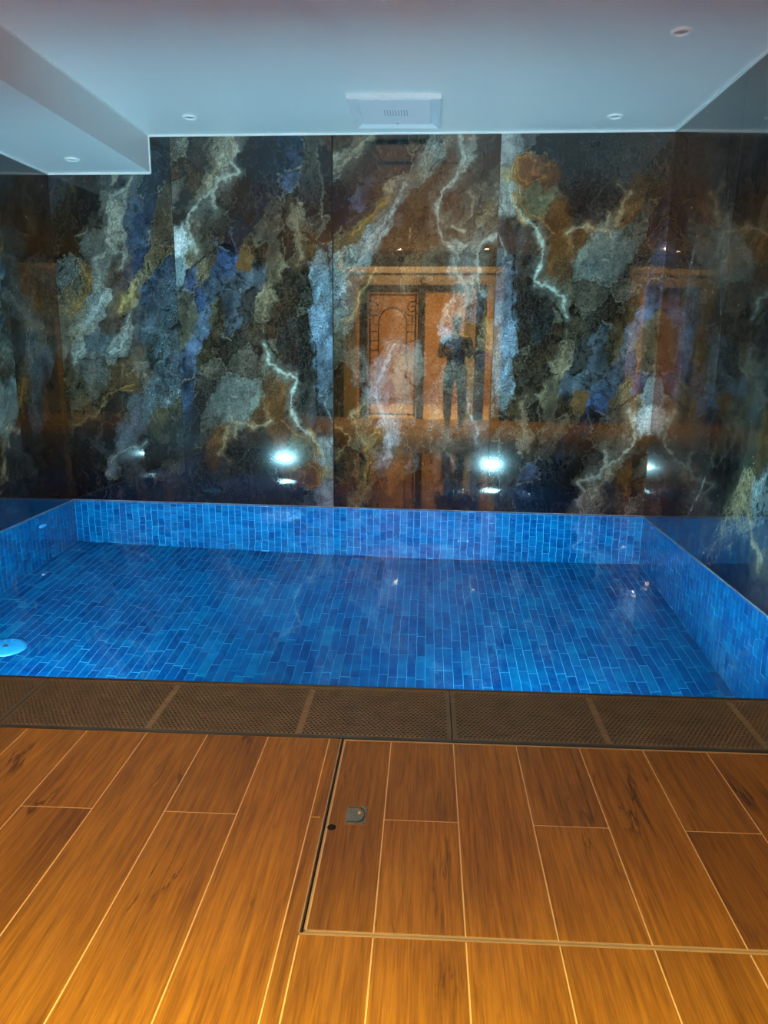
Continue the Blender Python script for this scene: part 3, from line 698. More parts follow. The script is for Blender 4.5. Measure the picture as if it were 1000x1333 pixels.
def tile_field(parent, base, W, L, limit=300):
    """base: 4x4 to world; local x across columns 0..W, local y along the tile 0..L, local z out of the surface"""
    pinv = (Matrix.Translation(parent.location) @ Matrix.Rotation(parent.rotation_euler.z, 4, 'Z')).inverted()
    items = []
    ncol = int(round(W / TW))
    cw = W / ncol
    for i in range(ncol):
        y = -rnd.random() * TL
        while y < L - 0.01:
            y0, y1 = max(y, 0), min(y + TL, L)
            if y1 - y0 > 0.02:
                M_ = base @ Matrix.Translation(((i + .5) * cw, (y0 + y1) / 2, rnd.uniform(-0.0004, 0.0004))) @ Matrix.Rotation(rnd.uniform(-.006, .006), 4, 'Z') @ Matrix.Rotation(rnd.uniform(-.006, .006), 4, 'X') @ Matrix.Rotation(rnd.uniform(-.012, .012), 4, 'Y')
                M_ = M_ @ Matrix.Diagonal((cw / TW, (y1 - y0) / TL, 1, 1))
                px = cam_px(M_.translation)
                sc = 0
                if px and -20 < px[0] < 1020 and 600 < px[1] < 1000:
                    sc = (y1 - y0) / px[2] ** 2
                items.append((sc, len(items), M_))
            y += TL
    items.sort(key=lambda q: -q[0])
    rest_v, rest_f = [], []
    for k, (sc, _, M_) in enumerate(items):
        if sc > 0 and k < limit:
            o = bpy.data.objects.new('tile', tile_me)
            COL.objects.link(o)
            o.parent = parent
            o.matrix_basis = pinv @ M_
        else:
            m3 = np.array(pinv @ M_)
            v = TVn @ m3[:3, :3].T + m3[:3, 3]
            rest_f.append(TFn + 12 * len(rest_v))
            rest_v.append(v)
    if rest_v:
        me = bpy.data.meshes.new('tile')
        me.from_pydata(np.concatenate(rest_v).tolist(), [], np.concatenate(rest_f).tolist())
        me.materials.append(M['tile'])
        o = obj('tile', me, parent)
        tag(o, kind='stuff')


def M4(x, y, z, o):
    m_ = Matrix.Identity(4)
    for c, v in enumerate((x, y, z, o)):
        for r in range(3): m_[r][c] = v[r]
    return m_


T0 = 0.0018
bm = bmesh.new()
prism(bm, [(XL - .15, YF - .1), (XR + .15, YF - .1), (XR + .15, back_y(XR + .15) + .2), (XL - .15, back_y(XL - .15) + .2)], -DEPTH - 0.12, -DEPTH - T0)
pf = tag(obj('pool_floor', bm, None, M['grout_blue']), 'pool bottom of narrow glossy blue tiles', None, None, 'structure')
tile_field(pf, M4((1, 0, 0), (0, 1, 0), (0, 0, 1), (XL, YF, -DEPTH - T0)), XR - XL, D0 - YF)
bm = bmesh.new(); box(bm, -.12, XR - XL + .12, T0, .15, -DEPTH - T0, 0)
pb = tag(obj('pool_wall_back', bm, None, M['grout_blue']), 'far pool wall of upright blue tiles below the marble', None, None, 'structure')
pb.location = (XL, D0, 0); pb.rotation_euler = (0, 0, ang)
tx = Vector((1, SKEW, 0)).normalized(); tn = Vector((SKEW, -1, 0)).normalized()
tile_field(pb, M4(tx, (0, 0, 1), tn, (XL, D0 + T0, -DEPTH)), (XR - XL) * 1.0008, DEPTH)
bm = bmesh.new(); box(bm, XR + T0, XR + .15, YF - .1, YRB + .12, -DEPTH - T0, 0)
pr = tag(obj('pool_wall_right', bm, None, M['grout_blue']), 'right pool wall of upright narrow blue tiles', None, None, 'structure')
tile_field(pr, M4((0, -1, 0), (0, 0, 1), (-1, 0, 0), (XR + T0, YRB, -DEPTH)), YRB - YF, DEPTH)
bm = bmesh.new(); box(bm, XL - .15, XL - T0, YF - .1, D0 + .12, -DEPTH - T0, 0)
pl = tag(obj('pool_wall_left', bm, None, M['grout_blue']), 'left pool wall of upright narrow blue tiles', None, None, 'structure')
tile_field(pl, M4((0, 1, 0), (0, 0, 1), (1, 0, 0), (XL - T0, YF, -DEPTH)), D0 - YF, DEPTH)
bm = bmesh.new(); box(bm, XL - .15, XR + .15, YF - .1, YF - T0, -DEPTH - T0, -0.006)
pfr = tag(obj('pool_wall_front', bm, None, M['grout_blue']), 'near pool wall of blue tiles holding the underwater lamps', None, None, 'structure')
tile_field(pfr, M4((-1, 0, 0), (0, 0, 1), (0, 1, 0), (XR, YF - T0, -DEPTH)), XR - XL, DEPTH - 0.006)

# pale silicone bead along the tile tops
M['bead'] = plain('pale_silicone', (0.55, 0.66, 0.7), 0.4)
for n_, a_, b_ in ((7, (XL, D0 - .002, 0.001), (XR, YRB - .002, 0.001)), (8, (XR - .002, YF, 0.001), (XR - .002, YRB, 0.001)), (9, (XL + .002, YF, 0.001), (XL + .002, D0, 0.001))):
    t_ = trim(n_, (a_, b_), 0.0025)
    t_.data.materials.clear(); t_.data.materials.append(M['bead'])
    t_['label'] = ['pale sealant line along the far pool edge', 'pale sealant line along the right pool edge', 'pale sealant line along the left pool edge'][n_ - 7]

# ------------------------------------------------------------------ water
nx, ny = 230, 170
WZ = -0.004
xs = np.linspace(XL - 0.001, XR + 0.001, nx)
ts = np.linspace(0, 1, ny)
Xw, Tw = np.meshgrid(xs, ts)
Yw = (YF - 0.003) + Tw * (D0 + SKEW * (Xw - XL) + 0.001 - (YF - 0.003))
Zw = WZ + 0.0012 * fbm(Xw * 3.2, Yw * 4.2, 2, 61, 0.45) + 0.00016 * fbm(Xw * 14, Yw * 18, 2, 67)
idx = np.arange(nx * ny).reshape(ny, nx)
q = np.stack([idx[:-1, :-1], idx[:-1, 1:], idx[1:, 1:], idx[1:, :-1]], -1).reshape(-1, 4)
me = bpy.data.meshes.new('pool_water')
me.from_pydata(np.stack([Xw, Yw, Zw], -1).reshape(-1, 3).tolist(), [], q.tolist())
me.materials.append(M['water'])
wat = smooth(obj('pool_water', me))
wat.cycles.is_caustics_caster = CAUSTIC
tag(wat, 'clear, nearly still water filling the blue tiled pool to the brim', 'water', None, 'stuff')

# ------------------------------------------------------------------ underwater lamps, drain cover, inlet


def to_y(x, y, z):      # lathe axis +Z -> +Y
    return Matrix.Translation((x, y, z)) @ Matrix.Rotation(-PI / 2, 4, 'X')


M['lens'] = emit('lamp_lens', (0.6, 0.9, 1.0), 600.0)
for x, lab in ((-1.87, 'round underwater lamp nearer the soffit side of the near pool wall'), (0.505, 'round underwater lamp nearer the right side of the near pool wall')):
    root = empty('underwater_lamp', (x, YF, -0.60))
    tag(root, lab, 'pool lamp', 'underwater lamps')
    bm = bmesh.new(); lathe(bm, [(0.088, 0.0), (0.135, 0.0), (0.135, 0.012), (0.12, 0.024), (0.095, 0.024), (0.088, 0.014), (0.088, 0.0)], 40, Matrix.Rotation(-PI / 2, 4, 'X'))
    smooth(obj('bezel', bm, root, M['steel']))
    bm = bmesh.new(); lathe(bm, [(0.09, 0.010), (0.06, 0.020), (0.03, 0.025), (0.0, 0.027)], 32, Matrix.Rotation(-PI / 2, 4, 'X'))
    bmesh.ops.recalc_face_normals(bm, faces=bm.faces)
    smooth(obj('lens', bm, root, M['lens']))
    li = bpy.data.lights.new('underwater_light', 'AREA')
    li.shape = 'DISK'; li.size = 0.18; li.spread = math.radians(132); li.energy = LAMP_W; li.color = POOL_COL
    lo = bpy.data.objects.new('underwater_light', li)
    COL.objects.link(lo); lo.parent = root
    lo.location = (0, 0.035, 0); lo.rotation_euler = (PI / 2 + 0.20, 0, 0)
    li.cycles.is_caustics_light = CAUSTIC

root = empty('drain_cover', (-2.30, 3.82, -DEPTH))
tag(root, 'round pale blue drain cover on the pool bottom at left', 'drain cover')
bm = bmesh.new(); lathe(bm, [(0.0, 0.014), (0.085, 0.012), (0.108, 0.004), (0.11, 0.0)], 40)
smooth(obj('cover', bm, root, M['cyan']))
bm = bmesh.new()
for a in np.linspace(0, 2 * PI, 13)[:-1]:
    v = []
    for r_, t_ in ((0.05, -0.05), (0.085, -0.04), (0.085, 0.04), (0.05, 0.05)):
        v.append(bm.verts.new((r_ * math.cos(a + t_), r_ * math.sin(a + t_), 0.0138)))
    bm.faces.new(v)
obj('slot', bm, root, M['cyan_dk'])
bm = bmesh.new(); lathe(bm, [(0.0, 0.018), (0.012, 0.018), (0.014, 0.013)], 16)
obj('screw', bm, root, M['steel'])

root = empty('pool_inlet', (XL, 5.09, -0.35))
tag(root, 'small round pale inlet fitting on the left pool wall', 'pool inlet')
bm = bmesh.new(); lathe(bm, [(0.045, 0.0), (0.045, 0.01), (0.03, 0.014), (0.018, 0.012), (0.018, 0.004)], 24, Matrix.Rotation(PI / 2, 4, 'Y'))
smooth(obj('flange', bm, root, M['cyan']))
bm = bmesh.new(); lathe(bm, [(0.0, 0.005), (0.018, 0.005)], 16, Matrix.Rotation(PI / 2, 4, 'Y'))
obj('nozzle', bm, root, M['cyan_dk'])

# ------------------------------------------------------------------ overflow edge, channel, perforated covers
bm = bmesh.new()
box(bm, XL, XR, YF - 0.013, YF - 0.005, -0.05, 0.001)
tag(obj('trim_10', bm, None, M['steel']), 'dark steel lip between pool water and grate', None, None, 'structure')
bm = bmesh.new()
box(bm, XL, XR, YG - 0.004, YG + 0.010, -0.05, 0.0015)
tag(obj('trim_11', bm, None, M['steel']), 'dull steel angle between grate and wooden floor', None, None, 'structure')
bm = bmesh.new()
box(bm, XL - .1, XR + .1, YG, YF - 0.013, -0.2, -0.16)
box(bm, XL - .1, XR + .1, YG + 0.010, YG + 0.02, -0.16, -0.022)
box(bm, XL - .1, XR + .1, YF - 0.023, YF - 0.013, -0.16, -0.022)
tag(obj('overflow_channel', bm, None, M['dark']), 'dark drain channel under the perforated covers', None, None, 'structure')

CL = 1.4545
gy0, gy1 = YG + 0.0115, YF - 0.0145


def perforated(length, depth, px=0.0150, py=0.0115, t=0.003):
    bm = bmesh.new()
    bord = 0.011
    nx_ = int((length - 2 * bord) / px); ny_ = int((depth - 2 * bord) / py)
    px = (length - 2 * bord) / nx_; py = (depth - 2 * bord) / ny_
    cache = {}

    def V(x, y, z):
        k = (round(x, 6), round(y, 6), z)
        if k not in cache: cache[k] = bm.verts.new((x, y, z))
        return cache[k]
    for j in range(ny_):
        y0 = bord + j * py
        off = 0.5 * px if j % 2 else 0.0
        n = nx_ - (1 if j % 2 else 0)
        for i in range(n):
            x0 = bord + off + i * px
            c = [V(x0, y0, 0), V(x0 + px, y0, 0), V(x0 + px, y0 + py, 0), V(x0, y0 + py, 0)]
            hx, hy = px * 0.42, py * 0.40
            cx_, cy_ = x0 + px / 2, y0 + py / 2
            top = [bm.verts.new((cx_, cy_ - hy, 0)), bm.verts.new((cx_ + hx, cy_, 0)), bm.verts.new((cx_, cy_ + hy, 0)), bm.verts.new((cx_ - hx, cy_, 0))]
            for k in range(4):
                bm.faces.new((c[k], c[(k + 1) % 4], top[k]))
                bm.faces.new((c[(k + 1) % 4], top[(k + 1) % 4], top[k]))
            bot = [bm.verts.new((v.co.x, v.co.y, -t)) for v in top]
            for k in range(4):
                bm.faces.new((top[k], top[(k + 1) % 4], bot[(k + 1) % 4], bot[k]))
        if j % 2:
            for a_, b_ in ((bord, bord + off), (length - bord - off, length - bord)):
                bm.faces.new((V(a_, y0, 0), V(b_, y0, 0), V(b_, y0 + py, 0), V(a_, y0 + py, 0)))
    me = bpy.data.meshes.new('perforated_sheet')
    bm.to_mesh(me); bm.free()
    me.materials.append(M['bronze'])
    return me


cl = CL - 0.003
gd = gy1 - gy0
sheet = perforated(cl, gd)
bm = bmesh.new()
for b_ in ((0, cl, 0, 0.011), (0, cl, gd - 0.011, gd), (0, 0.011, 0.011, gd - 0.011), (cl - 0.011, cl, 0.011, gd - 0.011)):
    box(bm, b_[0], b_[1], b_[2], b_[3], -0.02, 0.0)
nf_ = len(bm.faces)
for j in range(int((cl - 0.03) / 0.015)):           # pressed studs along the two long edges
    for yy_ in (0.012, gd - 0.016):
        box(bm, 0.013 + j * 0.015, 0.019 + j * 0.015, yy_, yy_ + 0.004, -0.001, 0.0007)
bm.faces.ensure_lookup_table()
for f_ in bm.faces[nf_:]: f_.material_index = 1
gframe = bpy.data.meshes.new('edge_frame'); bm.to_mesh(gframe); bm.free(); gframe.materials.append(M['bronze']); gframe.materials.append(M['bronze_lt'])
bm = bmesh.new(); box(bm, -0.012, 0.012, 0.011, gd - 0.011, -0.02, -0.0032)
for j in range(int((gd - 0.03) / 0.0115)):
    box(bm, -0.010, 0.010, 0.014 + j * 0.0115, 0.019 + j * 0.0115, -0.003, 0.0006)
grib = bpy.data.meshes.new('rib'); bm.to_mesh(grib); bm.free(); grib.materials.append(M['bronze_lt'])
for x0, lab in ((-1.352 - CL, 'dark bronze perforated grate cover at the left end by the pool'), (-1.352, 'dark bronze perforated grate cover in the middle of the channel'), (-1.352 + CL, 'dark bronze perforated grate cover at the right end by the pool')):
    root = empty('grate_cover', (x0 + 0.0015, gy0, -0.0015))
    tag(root, lab, 'grate', 'perforated covers over the overflow channel')
    obj('perforated_sheet', sheet, root)
    obj('edge_frame', gframe, root)
    for k in (1, 2):
        obj('rib', grib, root, None, (cl * k / 3, 0, 0))

# ------------------------------------------------------------------ wooden-look floor
PX0, PW, YJ = -0.0875, 0.1922, 1.731
PLEN = 1.22
XH, YH = -0.2418, 1.3363
HX1 = PX0 + 7 * PW + 0.05
GAP = 0.0034
bm = bmesh.new()
box(bm, XL - .1, XH - 0.012, YD - 3.2, YG - 0.004, -0.12, -0.0012)
box(bm, XH - 0.012, XR + .1, YD - 3.2, YH - 0.006, -0.12, -0.0012)
box(bm, HX1 + .012, XR + .1, YH - 0.006, YG - 0.004, -0.12, -0.0012)
floor = tag(obj('floor', bm, None, M['grout_tan']), 'floor of oak-look planks with pale grout lines', None, None, 'structure')
plank_cache = {}


def plank(parent, x0, x1, y0, y1, zt=0.0, zb=-0.009):
    x0 += GAP / 2; x1 -= GAP / 2; y0 += GAP / 2; y1 -= GAP / 2
    if x1 - x0 < 0.004 or y1 - y0 < 0.01: return
    k = (round(x1 - x0, 4), round(y1 - y0, 4))
    if k not in plank_cache:
        bm = bmesh.new()
        a, b, c = k[0] / 2, k[1] / 2, 0.0012
        lo = [bm.verts.new((sx * a, sy * b, zb)) for sx, sy in ((-1, -1), (1, -1), (1, 1), (-1, 1))]
        mi = [bm.verts.new((sx * a, sy * b, -c * .7)) for sx, sy in ((-1, -1), (1, -1), (1, 1), (-1, 1))]
        hi = [bm.verts.new((sx * (a - c), sy * (b - c), 0)) for sx, sy in ((-1, -1), (1, -1), (1, 1), (-1, 1))]
        for A, B in ((lo, mi), (mi, hi)):
            for i in range(4): bm.faces.new((A[i], A[(i + 1) % 4], B[(i + 1) % 4], B[i]))
        bm.faces.new(hi)
        me = bpy.data.meshes.new('plank'); bm.to_mesh(me); bm.free(); me.materials.append(M['wood'])
        plank_cache[k] = me
    o = obj('plank', plank_cache[k], parent)
    pl_ = parent.location
    o.location = ((x0 + x1) / 2 - pl_[0], (y0 + y1) / 2 - pl_[1], zt - pl_[2])
    return o


ytop = YG - 0.004
for k in range(-14, 9):
    xa, xb = PX0 + k * PW, PX0 + (k + 1) * PW
    if xb < XL or xa > XR: continue
    xa, xb = max(xa, XL), min(xb, XR)
    par = (k % 2 == 1) if k < 0 else (k % 2 == 0)
    joints = [YJ - n * PLEN - (0 if par else PLEN * 0.57) for n in range(0, 4)]
    ys = [ytop] + [j for j in joints if j > YD] + [YD]
    segs = [(ys[i + 1], ys[i]) for i in range(len(ys) - 1)]
    parts = [(xa, xb)]
    if xa < XH < xb: parts = [(xa, XH), (XH, xb)]
    for pa, pb_ in parts:
        hatch_col = pa >= XH - 1e-4 and pb_ <= HX1 + 0.1
        for y0, y1 in segs:
            if hatch_col:
                y1 = min(y1, YH)
            if y1 - y0 > 0.02: plank(floor, pa, pb_, y0, y1)

# hatch
root = empty('floor_hatch', (XH, YH, 0.0))
tag(root, 'oak-look floor hatch with metal edging and a small pull plate', 'hatch')
bm = bmesh.new(); box(bm, 0.008, HX1 - XH - .006, 0.004, YG - YH - 0.008, -0.06, -0.0012)
obj('tray', bm, root, M['grout_tan'])
for k in range(-1, 7):
    xa, xb = max(PX0 + k * PW, XH + 0.012), min(PX0 + (k + 1) * PW, HX1 - 0.008)
    if k >= 0 and k % 2 == 0:
        plank(root, xa, xb, YJ, YG - 0.012); plank(root, xa, xb, YH + 0.008, YJ)
    else:
        plank(root, xa, xb, YH + 0.008, YG - 0.012)
W_ = HX1 - XH
for b_, mt in (((0.0075, 0.0105, 0.0, YG - YH - .010), 'brass'), ((0.0075, W_ - .006, 0.002, 0.0062), 'brass'), ((0.0075, W_ - .006, YG - YH - .0125, YG - YH - .0085), 'brass'), ((W_ - .0085, W_ - .0055, 0.0, YG - YH - .010), 'brass')):
    bm = bmesh.new(); box(bm, b_[0], b_[1], b_[2], b_[3], -0.05, 0.0012)
    obj('edge_strip', bm, root, M[mt])
bm = bmesh.new(); box(bm, -0.003, 0.0073, -0.004, YG - YH - 0.008, -0.11, -0.02)
hj = obj('hatch_joint', bm, floor, M['black'], (XH, YH, 0))
bm = bmesh.new(); box(bm, -0.003 + XH, XH - 0.0, YH, YG - 0.006, -0.05, 0.0008)
obj('edge_strip', bm, floor, M['brass'])
bm = bmesh.new(); box(bm, XH, HX1, YH - 0.0052, YH - 0.0012, -0.05, 0.0010)
obj('edge_strip', bm, floor, M['brass'])
bm = bmesh.new(); box(bm, XH, HX1, YH - 0.0012, YH + 0.0022, -0.11, -0.012)
obj('hatch_joint', bm, floor, M['black'])
# pull plate
bm = bmesh.new()
lx0, lx1, ly0, ly1 = -0.187 - XH, -0.135 - XH, 1.704 - YH, 1.782 - YH
box(bm, lx0, lx1, ly0, ly1, -0.004, 0.0016)
pp = obj('pull_plate', bm, root, M['lock'])
bm = bmesh.new()
box(bm, lx0 + .004, lx1 - .018, ly0 + .006, ly0 + .010, 0.0016, 0.0032)
box(bm, lx0 + .004, lx1 - .018, ly1 - .012, ly1 - .008, 0.0016, 0.0032)
pts = [(lx1 - .020 + 0.016 * math.cos(a), (ly0 + ly1) / 2 + 0.030 * math.sin(a), 0.003) for a in np.linspace(-PI / 2, PI / 2, 14)]
tube(bm, pts, 0.0014, 6)
obj('pull_ring', bm, pp, M['steel'])
bm = bmesh.new(); lathe(bm, [(0.0, 0.008), (0.003, 0.007), (0.005, 0.002)], 16, Matrix.Translation((lx0 + 0.034, (ly0 + ly1) / 2 + 0.008, 0)))
smooth(obj('stud', bm, pp, M['brass']))
for sx, sy in ((.004, .004), (.048, .004), (.048, .074), (.004, .074)):
    bm = bmesh.new(); lathe(bm, [(0.0, 0.0026), (0.0022, 0.0024), (0.0026, 0.0016)], 10, Matrix.Translation((lx0 + sx, ly0 + sy, 0)))
    obj('screw', bm, pp, M['steel'])
bm = bmesh.new(); lathe(bm, [(0.0, 0.0006), (0.0085, 0.0006), (0.0105, 0.0012), (0.0115, 0.0)], 24, Matrix.Translation((-0.2185 - XH, 1.690 - YH, 0)))
obj('key_socket', bm, root, M['black'])

# ------------------------------------------------------------------ ceiling vent and spots
vx0, vx1, vy0, vy1 = -0.498, 0.046, 4.70, 5.315
root = empty('ceiling_vent', ((vx0 + vx1) / 2, (vy0 + vy1) / 2, CEIL))
tag(root, 'square white framed ceiling vent above the far end of the pool', 'ceiling vent')
hw, hd = (vx1 - vx0) / 2, (vy1 - vy0) / 2
FWD = 0.055
for k in range(4):
    bm = bmesh.new()
    a = [(-hw, -hd), (hw, -hd), (hw, hd), (-hw, hd)]
    p0, p1 = a[k], a[(k + 1) % 4]

    def ins(p, d): return (p[0] - math.copysign(d, p[0]), p[1] - math.copysign(d, p[1]))
    prof = [(0.0, 0.0), (0.0, -0.022), (0.010, -0.026), (FWD, -0.006), (FWD, 0.0)]
    r0 = [bm.verts.new((*ins(p0, d), z)) for d, z in prof]
    r1 = [bm.verts.new((*ins(p1, d), z)) for d, z in prof]
    for i in range(5): bm.faces.new((r0[i], r1[i], r1[(i + 1) % 5], r0[(i + 1) % 5]))
    bm.faces.new(r0[::-1]); bm.faces.new(r1)
    bmesh.ops.recalc_face_normals(bm, faces=bm.faces)
    obj('frame_bar', bm, root, M['vent'])
bm = bmesh.new(); box(bm, -hw + FWD + .006, hw - FWD - .006, -hd + FWD + .006, hd - FWD - .006, -0.014, -0.004)
vp = obj('panel', bm, root, M['vent'])
for i in range(9):
    x = (i - 4) * 0.017
    bm = bmesh.new(); box(bm, x - .002, x + .002, -0.06, 0.06, -0.0146, -0.0138)
    obj('slot', bm, vp, M['vent_dark'])
bm = bmesh.new(); lathe(bm, [(0.0, -0.019), (0.006, -0.018), (0.007, -0.0135)], 12, Matrix.Translation((0.0, hd - FWD - 0.03, 0)))
obj('latch', bm, vp, M['vent_dark'])


def ceil_spot(x, y, z, lab, on=False):
    root = empty('ceiling_spotlight', (x, y, z))
    tag(root, lab, 'ceiling light', 'small recessed ceiling spotlights')
    bm = bmesh.new(); lathe(bm, [(0.048, 0.0), (0.048, -0.004), (0.043, -0.011), (0.037, -0.011), (0.034, 0.0)], 28)
    bmesh.ops.recalc_face_normals(bm, faces=bm.faces)
    smooth(obj('ring', bm, root, M['white']))
    bm = bmesh.new(); lathe(bm, [(0.0, -0.007), (0.014, -0.006), (0.026, -0.0035), (0.034, -0.0005)], 20)
    bmesh.ops.recalc_face_normals(bm, faces=bm.faces)
    smooth(obj('lens', bm, root, M['spot_on'] if on else M['spot_off']))
    if on:
        li = bpy.data.lights.new('spotlight', 'SPOT')
        li.energy = SPOT_W; li.color = WARM; li.spot_size = math.radians(90); li.spot_blend = 0.8; li.shadow_soft_size = 0.05
        lo = bpy.data.objects.new('spotlight', li); COL.objects.link(lo); lo.parent = root; lo.location = (0, 0, -0.04)
    return root


M['spot_off'] = plain('unlit_lens', (0.7, 0.72, 0.75), 0.2)
M['spot_on'] = emit('warm_lit_lens', (1.0, 0.76, 0.46), 1200.0)
ceil_spot(-1.535, 5.14, CEIL, 'unlit round spotlight in the ceiling beside the soffit')
ceil_spot(1.118, 5.12, CEIL, 'unlit round spotlight in the ceiling near the back right corner')
ceil_spot(1.105, 3.83, CEIL, 'unlit round spotlight in the ceiling near the top right of the photo')
yy, zz = None, CEIL - DS
d = ray(94, 207); s_ = (zz - CAM_H) / d.z
ceil_spot(d.x * s_, d.y * s_, zz, 'unlit round spotlight on the underside of the dropped soffit')
ceil_spot(-0.95, -0.75, CEIL, 'lit warm spotlight left of the photographer mirrored in the water', True)
ceil_spot(0.33, -0.75, CEIL, 'lit warm spotlight right of the photographer mirrored in the water', True)

# ------------------------------------------------------------------ entrance behind the photographer (seen mirrored in the marble)
DX0, DX1, DTOP = -1.95, 0.62, 2.36
bm = bmesh.new()
box(bm, XL - .1, DX0, YD - 0.2, YD, 0, CEIL)
box(bm, DX1, XR + .1, YD - 0.2, YD, 0, CEIL)
box(bm, DX0, DX1, YD - 0.2, YD, DTOP, CEIL)
tag(obj('wall_front', bm, None, M['backing']), 'dark wall around the entrance, mirrored in the marble', None, None, 'structure')
hall = YD - 3.1
M['hall'] = plain('ochre_hall_plaster', (0.66, 0.40, 0.17), 0.8, var=0.08, scale=2)
bm = bmesh.new(); box(bm, XL - .1, XR + .1, hall - .1, hall, 0, CEIL)
tag(obj('wall_hall_end', bm, None, M['hall']), 'ochre plaster wall of the hall beyond the gate', None, None, 'structure')
bm = bmesh.new(); box(bm, XL - .2, XL - .1, hall, YD - .2, 0, CEIL)
tag(obj('wall_hall_left', bm, None, M['hall']), 'ochre plaster hall wall on the soffit side', None, None, 'structure')
bm = bmesh.new(); box(bm, XR + .1, XR + .2, hall, YD - .2, 0, CEIL)
tag(obj('wall_hall_right', bm, None, M['hall']), 'ochre plaster hall wall on the other side', None, None, 'structure')

door = empty('door_1', (0, YD, 0))
tag(door, 'beige stone entrance surround with a scrolled iron gate', None, None, 'structure')


def dpart(name, x0, x1, z0, z1, mat, y0=-0.16, y1=0.05):
    bm = bmesh.new(); box(bm, x0, x1, y0, y1, z0, z1)
    bmesh.ops.bevel(bm, geom=bm.edges[:], offset=0.006, segments=1, affect='EDGES')
    return obj(name, bm, door, M[mat])


dpart('lintel', DX0, DX1, 2.12, 2.36, 'beige')
dpart('cornice', DX0 - 0.04, DX1 + 0.04, 2.30, 2.40, 'beige', 0.0, 0.09)
dpart('pilaster', DX0, DX0 + 0.20, 0, 2.12, 'beige')
dpart('pilaster', DX1 - 0.16, DX1, 0, 2.12, 'beige')
dpart('pilaster', 0.02, 0.16, 0, 2.12, 'beige', -0.14, 0.02)
dpart('jamb', 0.19, 0.36, 0, 2.12, 'frame_dark', -0.12, 0.03)
dpart('jamb', DX0 + 0.26, DX0 + 0.38, 0, 2.12, 'frame_dark', -0.12, 0.03)
dpart('jamb', -0.74, -0.63, 0, 2.12, 'frame_dark', -0.12, 0.03)
dpart('head_bar', DX0 + 0.26, 0.0, 2.02, 2.12, 'frame_dark', -0.12, 0.03)
# scroll ornament on the lintel
for x in (-1.55, -0.65, 0.2):
    bm = bmesh.new()
    tube(bm, [(x + (0.015 + 0.011 * a) * math.cos(a), 0.065, 2.21 + (0.015 + 0.011 * a) * math.sin(a)) for a in np.linspace(0, 3.4 * PI / 2, 22)], 0.007, 6)
    obj('lintel_scroll', bm, door, M['iron'])
# iron gate leaf between the first two jambs
gx0, gx1 = DX0 + 0.40, -0.76
gm = (gx0 + gx1) / 2


def iron(name, pts, r=0.011):
    bm = bmesh.new(); tube(bm, [(p[0], -0.05, p[1]) for p in pts], r, 6)
    return obj(name, bm, door, M['iron'])


for x in (gx0 + .02, gx1 - .02): iron('gate_stile', [(x, 0.02), (x, 2.0)], 0.016)
for z in (0.06, 0.30, 1.98): iron('gate_rail', [(gx0, z), (gx1, z)], 0.014)
iron('gate_arch', [(gm + 0.23 * math.cos(a), 1.52 + 0.26 * math.sin(a)) for a in np.linspace(0, PI, 18)])
for s in (-1, 1):
    iron('gate_bar', [(gm + s * 0.23, 0.3), (gm + s * 0.23, 1.52)])
    cx_ = gm + s * 0.32
    iron('gate_scroll', [(cx_ - s * (0.012 + 0.0105 * a) * math.cos(a), 1.78 + (0.012 + 0.0105 * a) * math.sin(a)) for a in np.linspace(0, 4.5 * PI, 46)][:40], 0.009)
    iron('gate_link', [(cx_, 1.64), (cx_, 1.52), (gm + s * 0.23, 1.50)], 0.009)
    for z in (1.1, 1.25, 1.40):
        iron('gate_collar', [(gm + s * 0.23, z), (gx0 + .02 if s < 0 else gx1 - .02, z)], 0.009)

li = bpy.data.lights.new('hall_light', 'AREA')
li.shape = 'RECTANGLE'; li.size = 1.6; li.size_y = 0.9; li.energy = HALL_W; li.color = (1.0, 0.66, 0.28)
lo = bpy.data.objects.new('hall_light', li); COL.objects.link(lo)
lamp = empty('hall_lamp', (-0.6, YD - 1.6, CEIL))
tag(lamp, 'flat warm ceiling lamp in the hall beyond the gate', 'ceiling light')
bm = bmesh.new(); box(bm, -0.85, 0.85, -0.5, 0.5, -0.05, 0.0)
obj('housing', bm, lamp, M['white'])
lo.parent = lamp; lo.location = (0, 0, -0.055)

ww = empty('added_fill_strip', ((DX0 + DX1) / 2, YD + 0.42, CEIL))  # invented fixture, added only to light the lintel and pilasters
tag(ww, 'unseen warm strip added on the ceiling to brighten the entrance surround', 'ceiling light')
bm = bmesh.new()
box(bm, -1.2, 1.2, 0.012, 0.022, -0.07, 0.0); box(bm, -1.2, 1.2, -0.05, 0.012, -0.008, 0.0)
obj('housing', bm, ww, M['white'])
li = bpy.data.lights.new('added_fill_light', 'AREA')
li.shape = 'RECTANGLE'; li.size = 2.3; li.size_y = 0.04; li.energy = FILL_W; li.color = (1.0, 0.66, 0.30)
lo = bpy.data.objects.new('added_fill_light', li); COL.objects.link(lo); lo.parent = ww
lo.location = (0, -0.02, -0.03); lo.rotation_euler = (math.radians(-55), 0, 0)

# ------------------------------------------------------------------ the photographer, mirrored in the marble
M['skin'] = plain('skin', (0.50, 0.30, 0.2), 0.5)
M['shirt'] = plain('dark_blue_shirt', (0.02, 0.03, 0.055), 0.85)
M['trousers'] = plain('dark_trousers', (0.02, 0.02, 0.024), 0.85)
M['hair'] = plain('dark_hair', (0.012, 0.01, 0.009), 0.6)
M['phone'] = plain('black_phone', (0.01, 0.01, 0.012), 0.15)


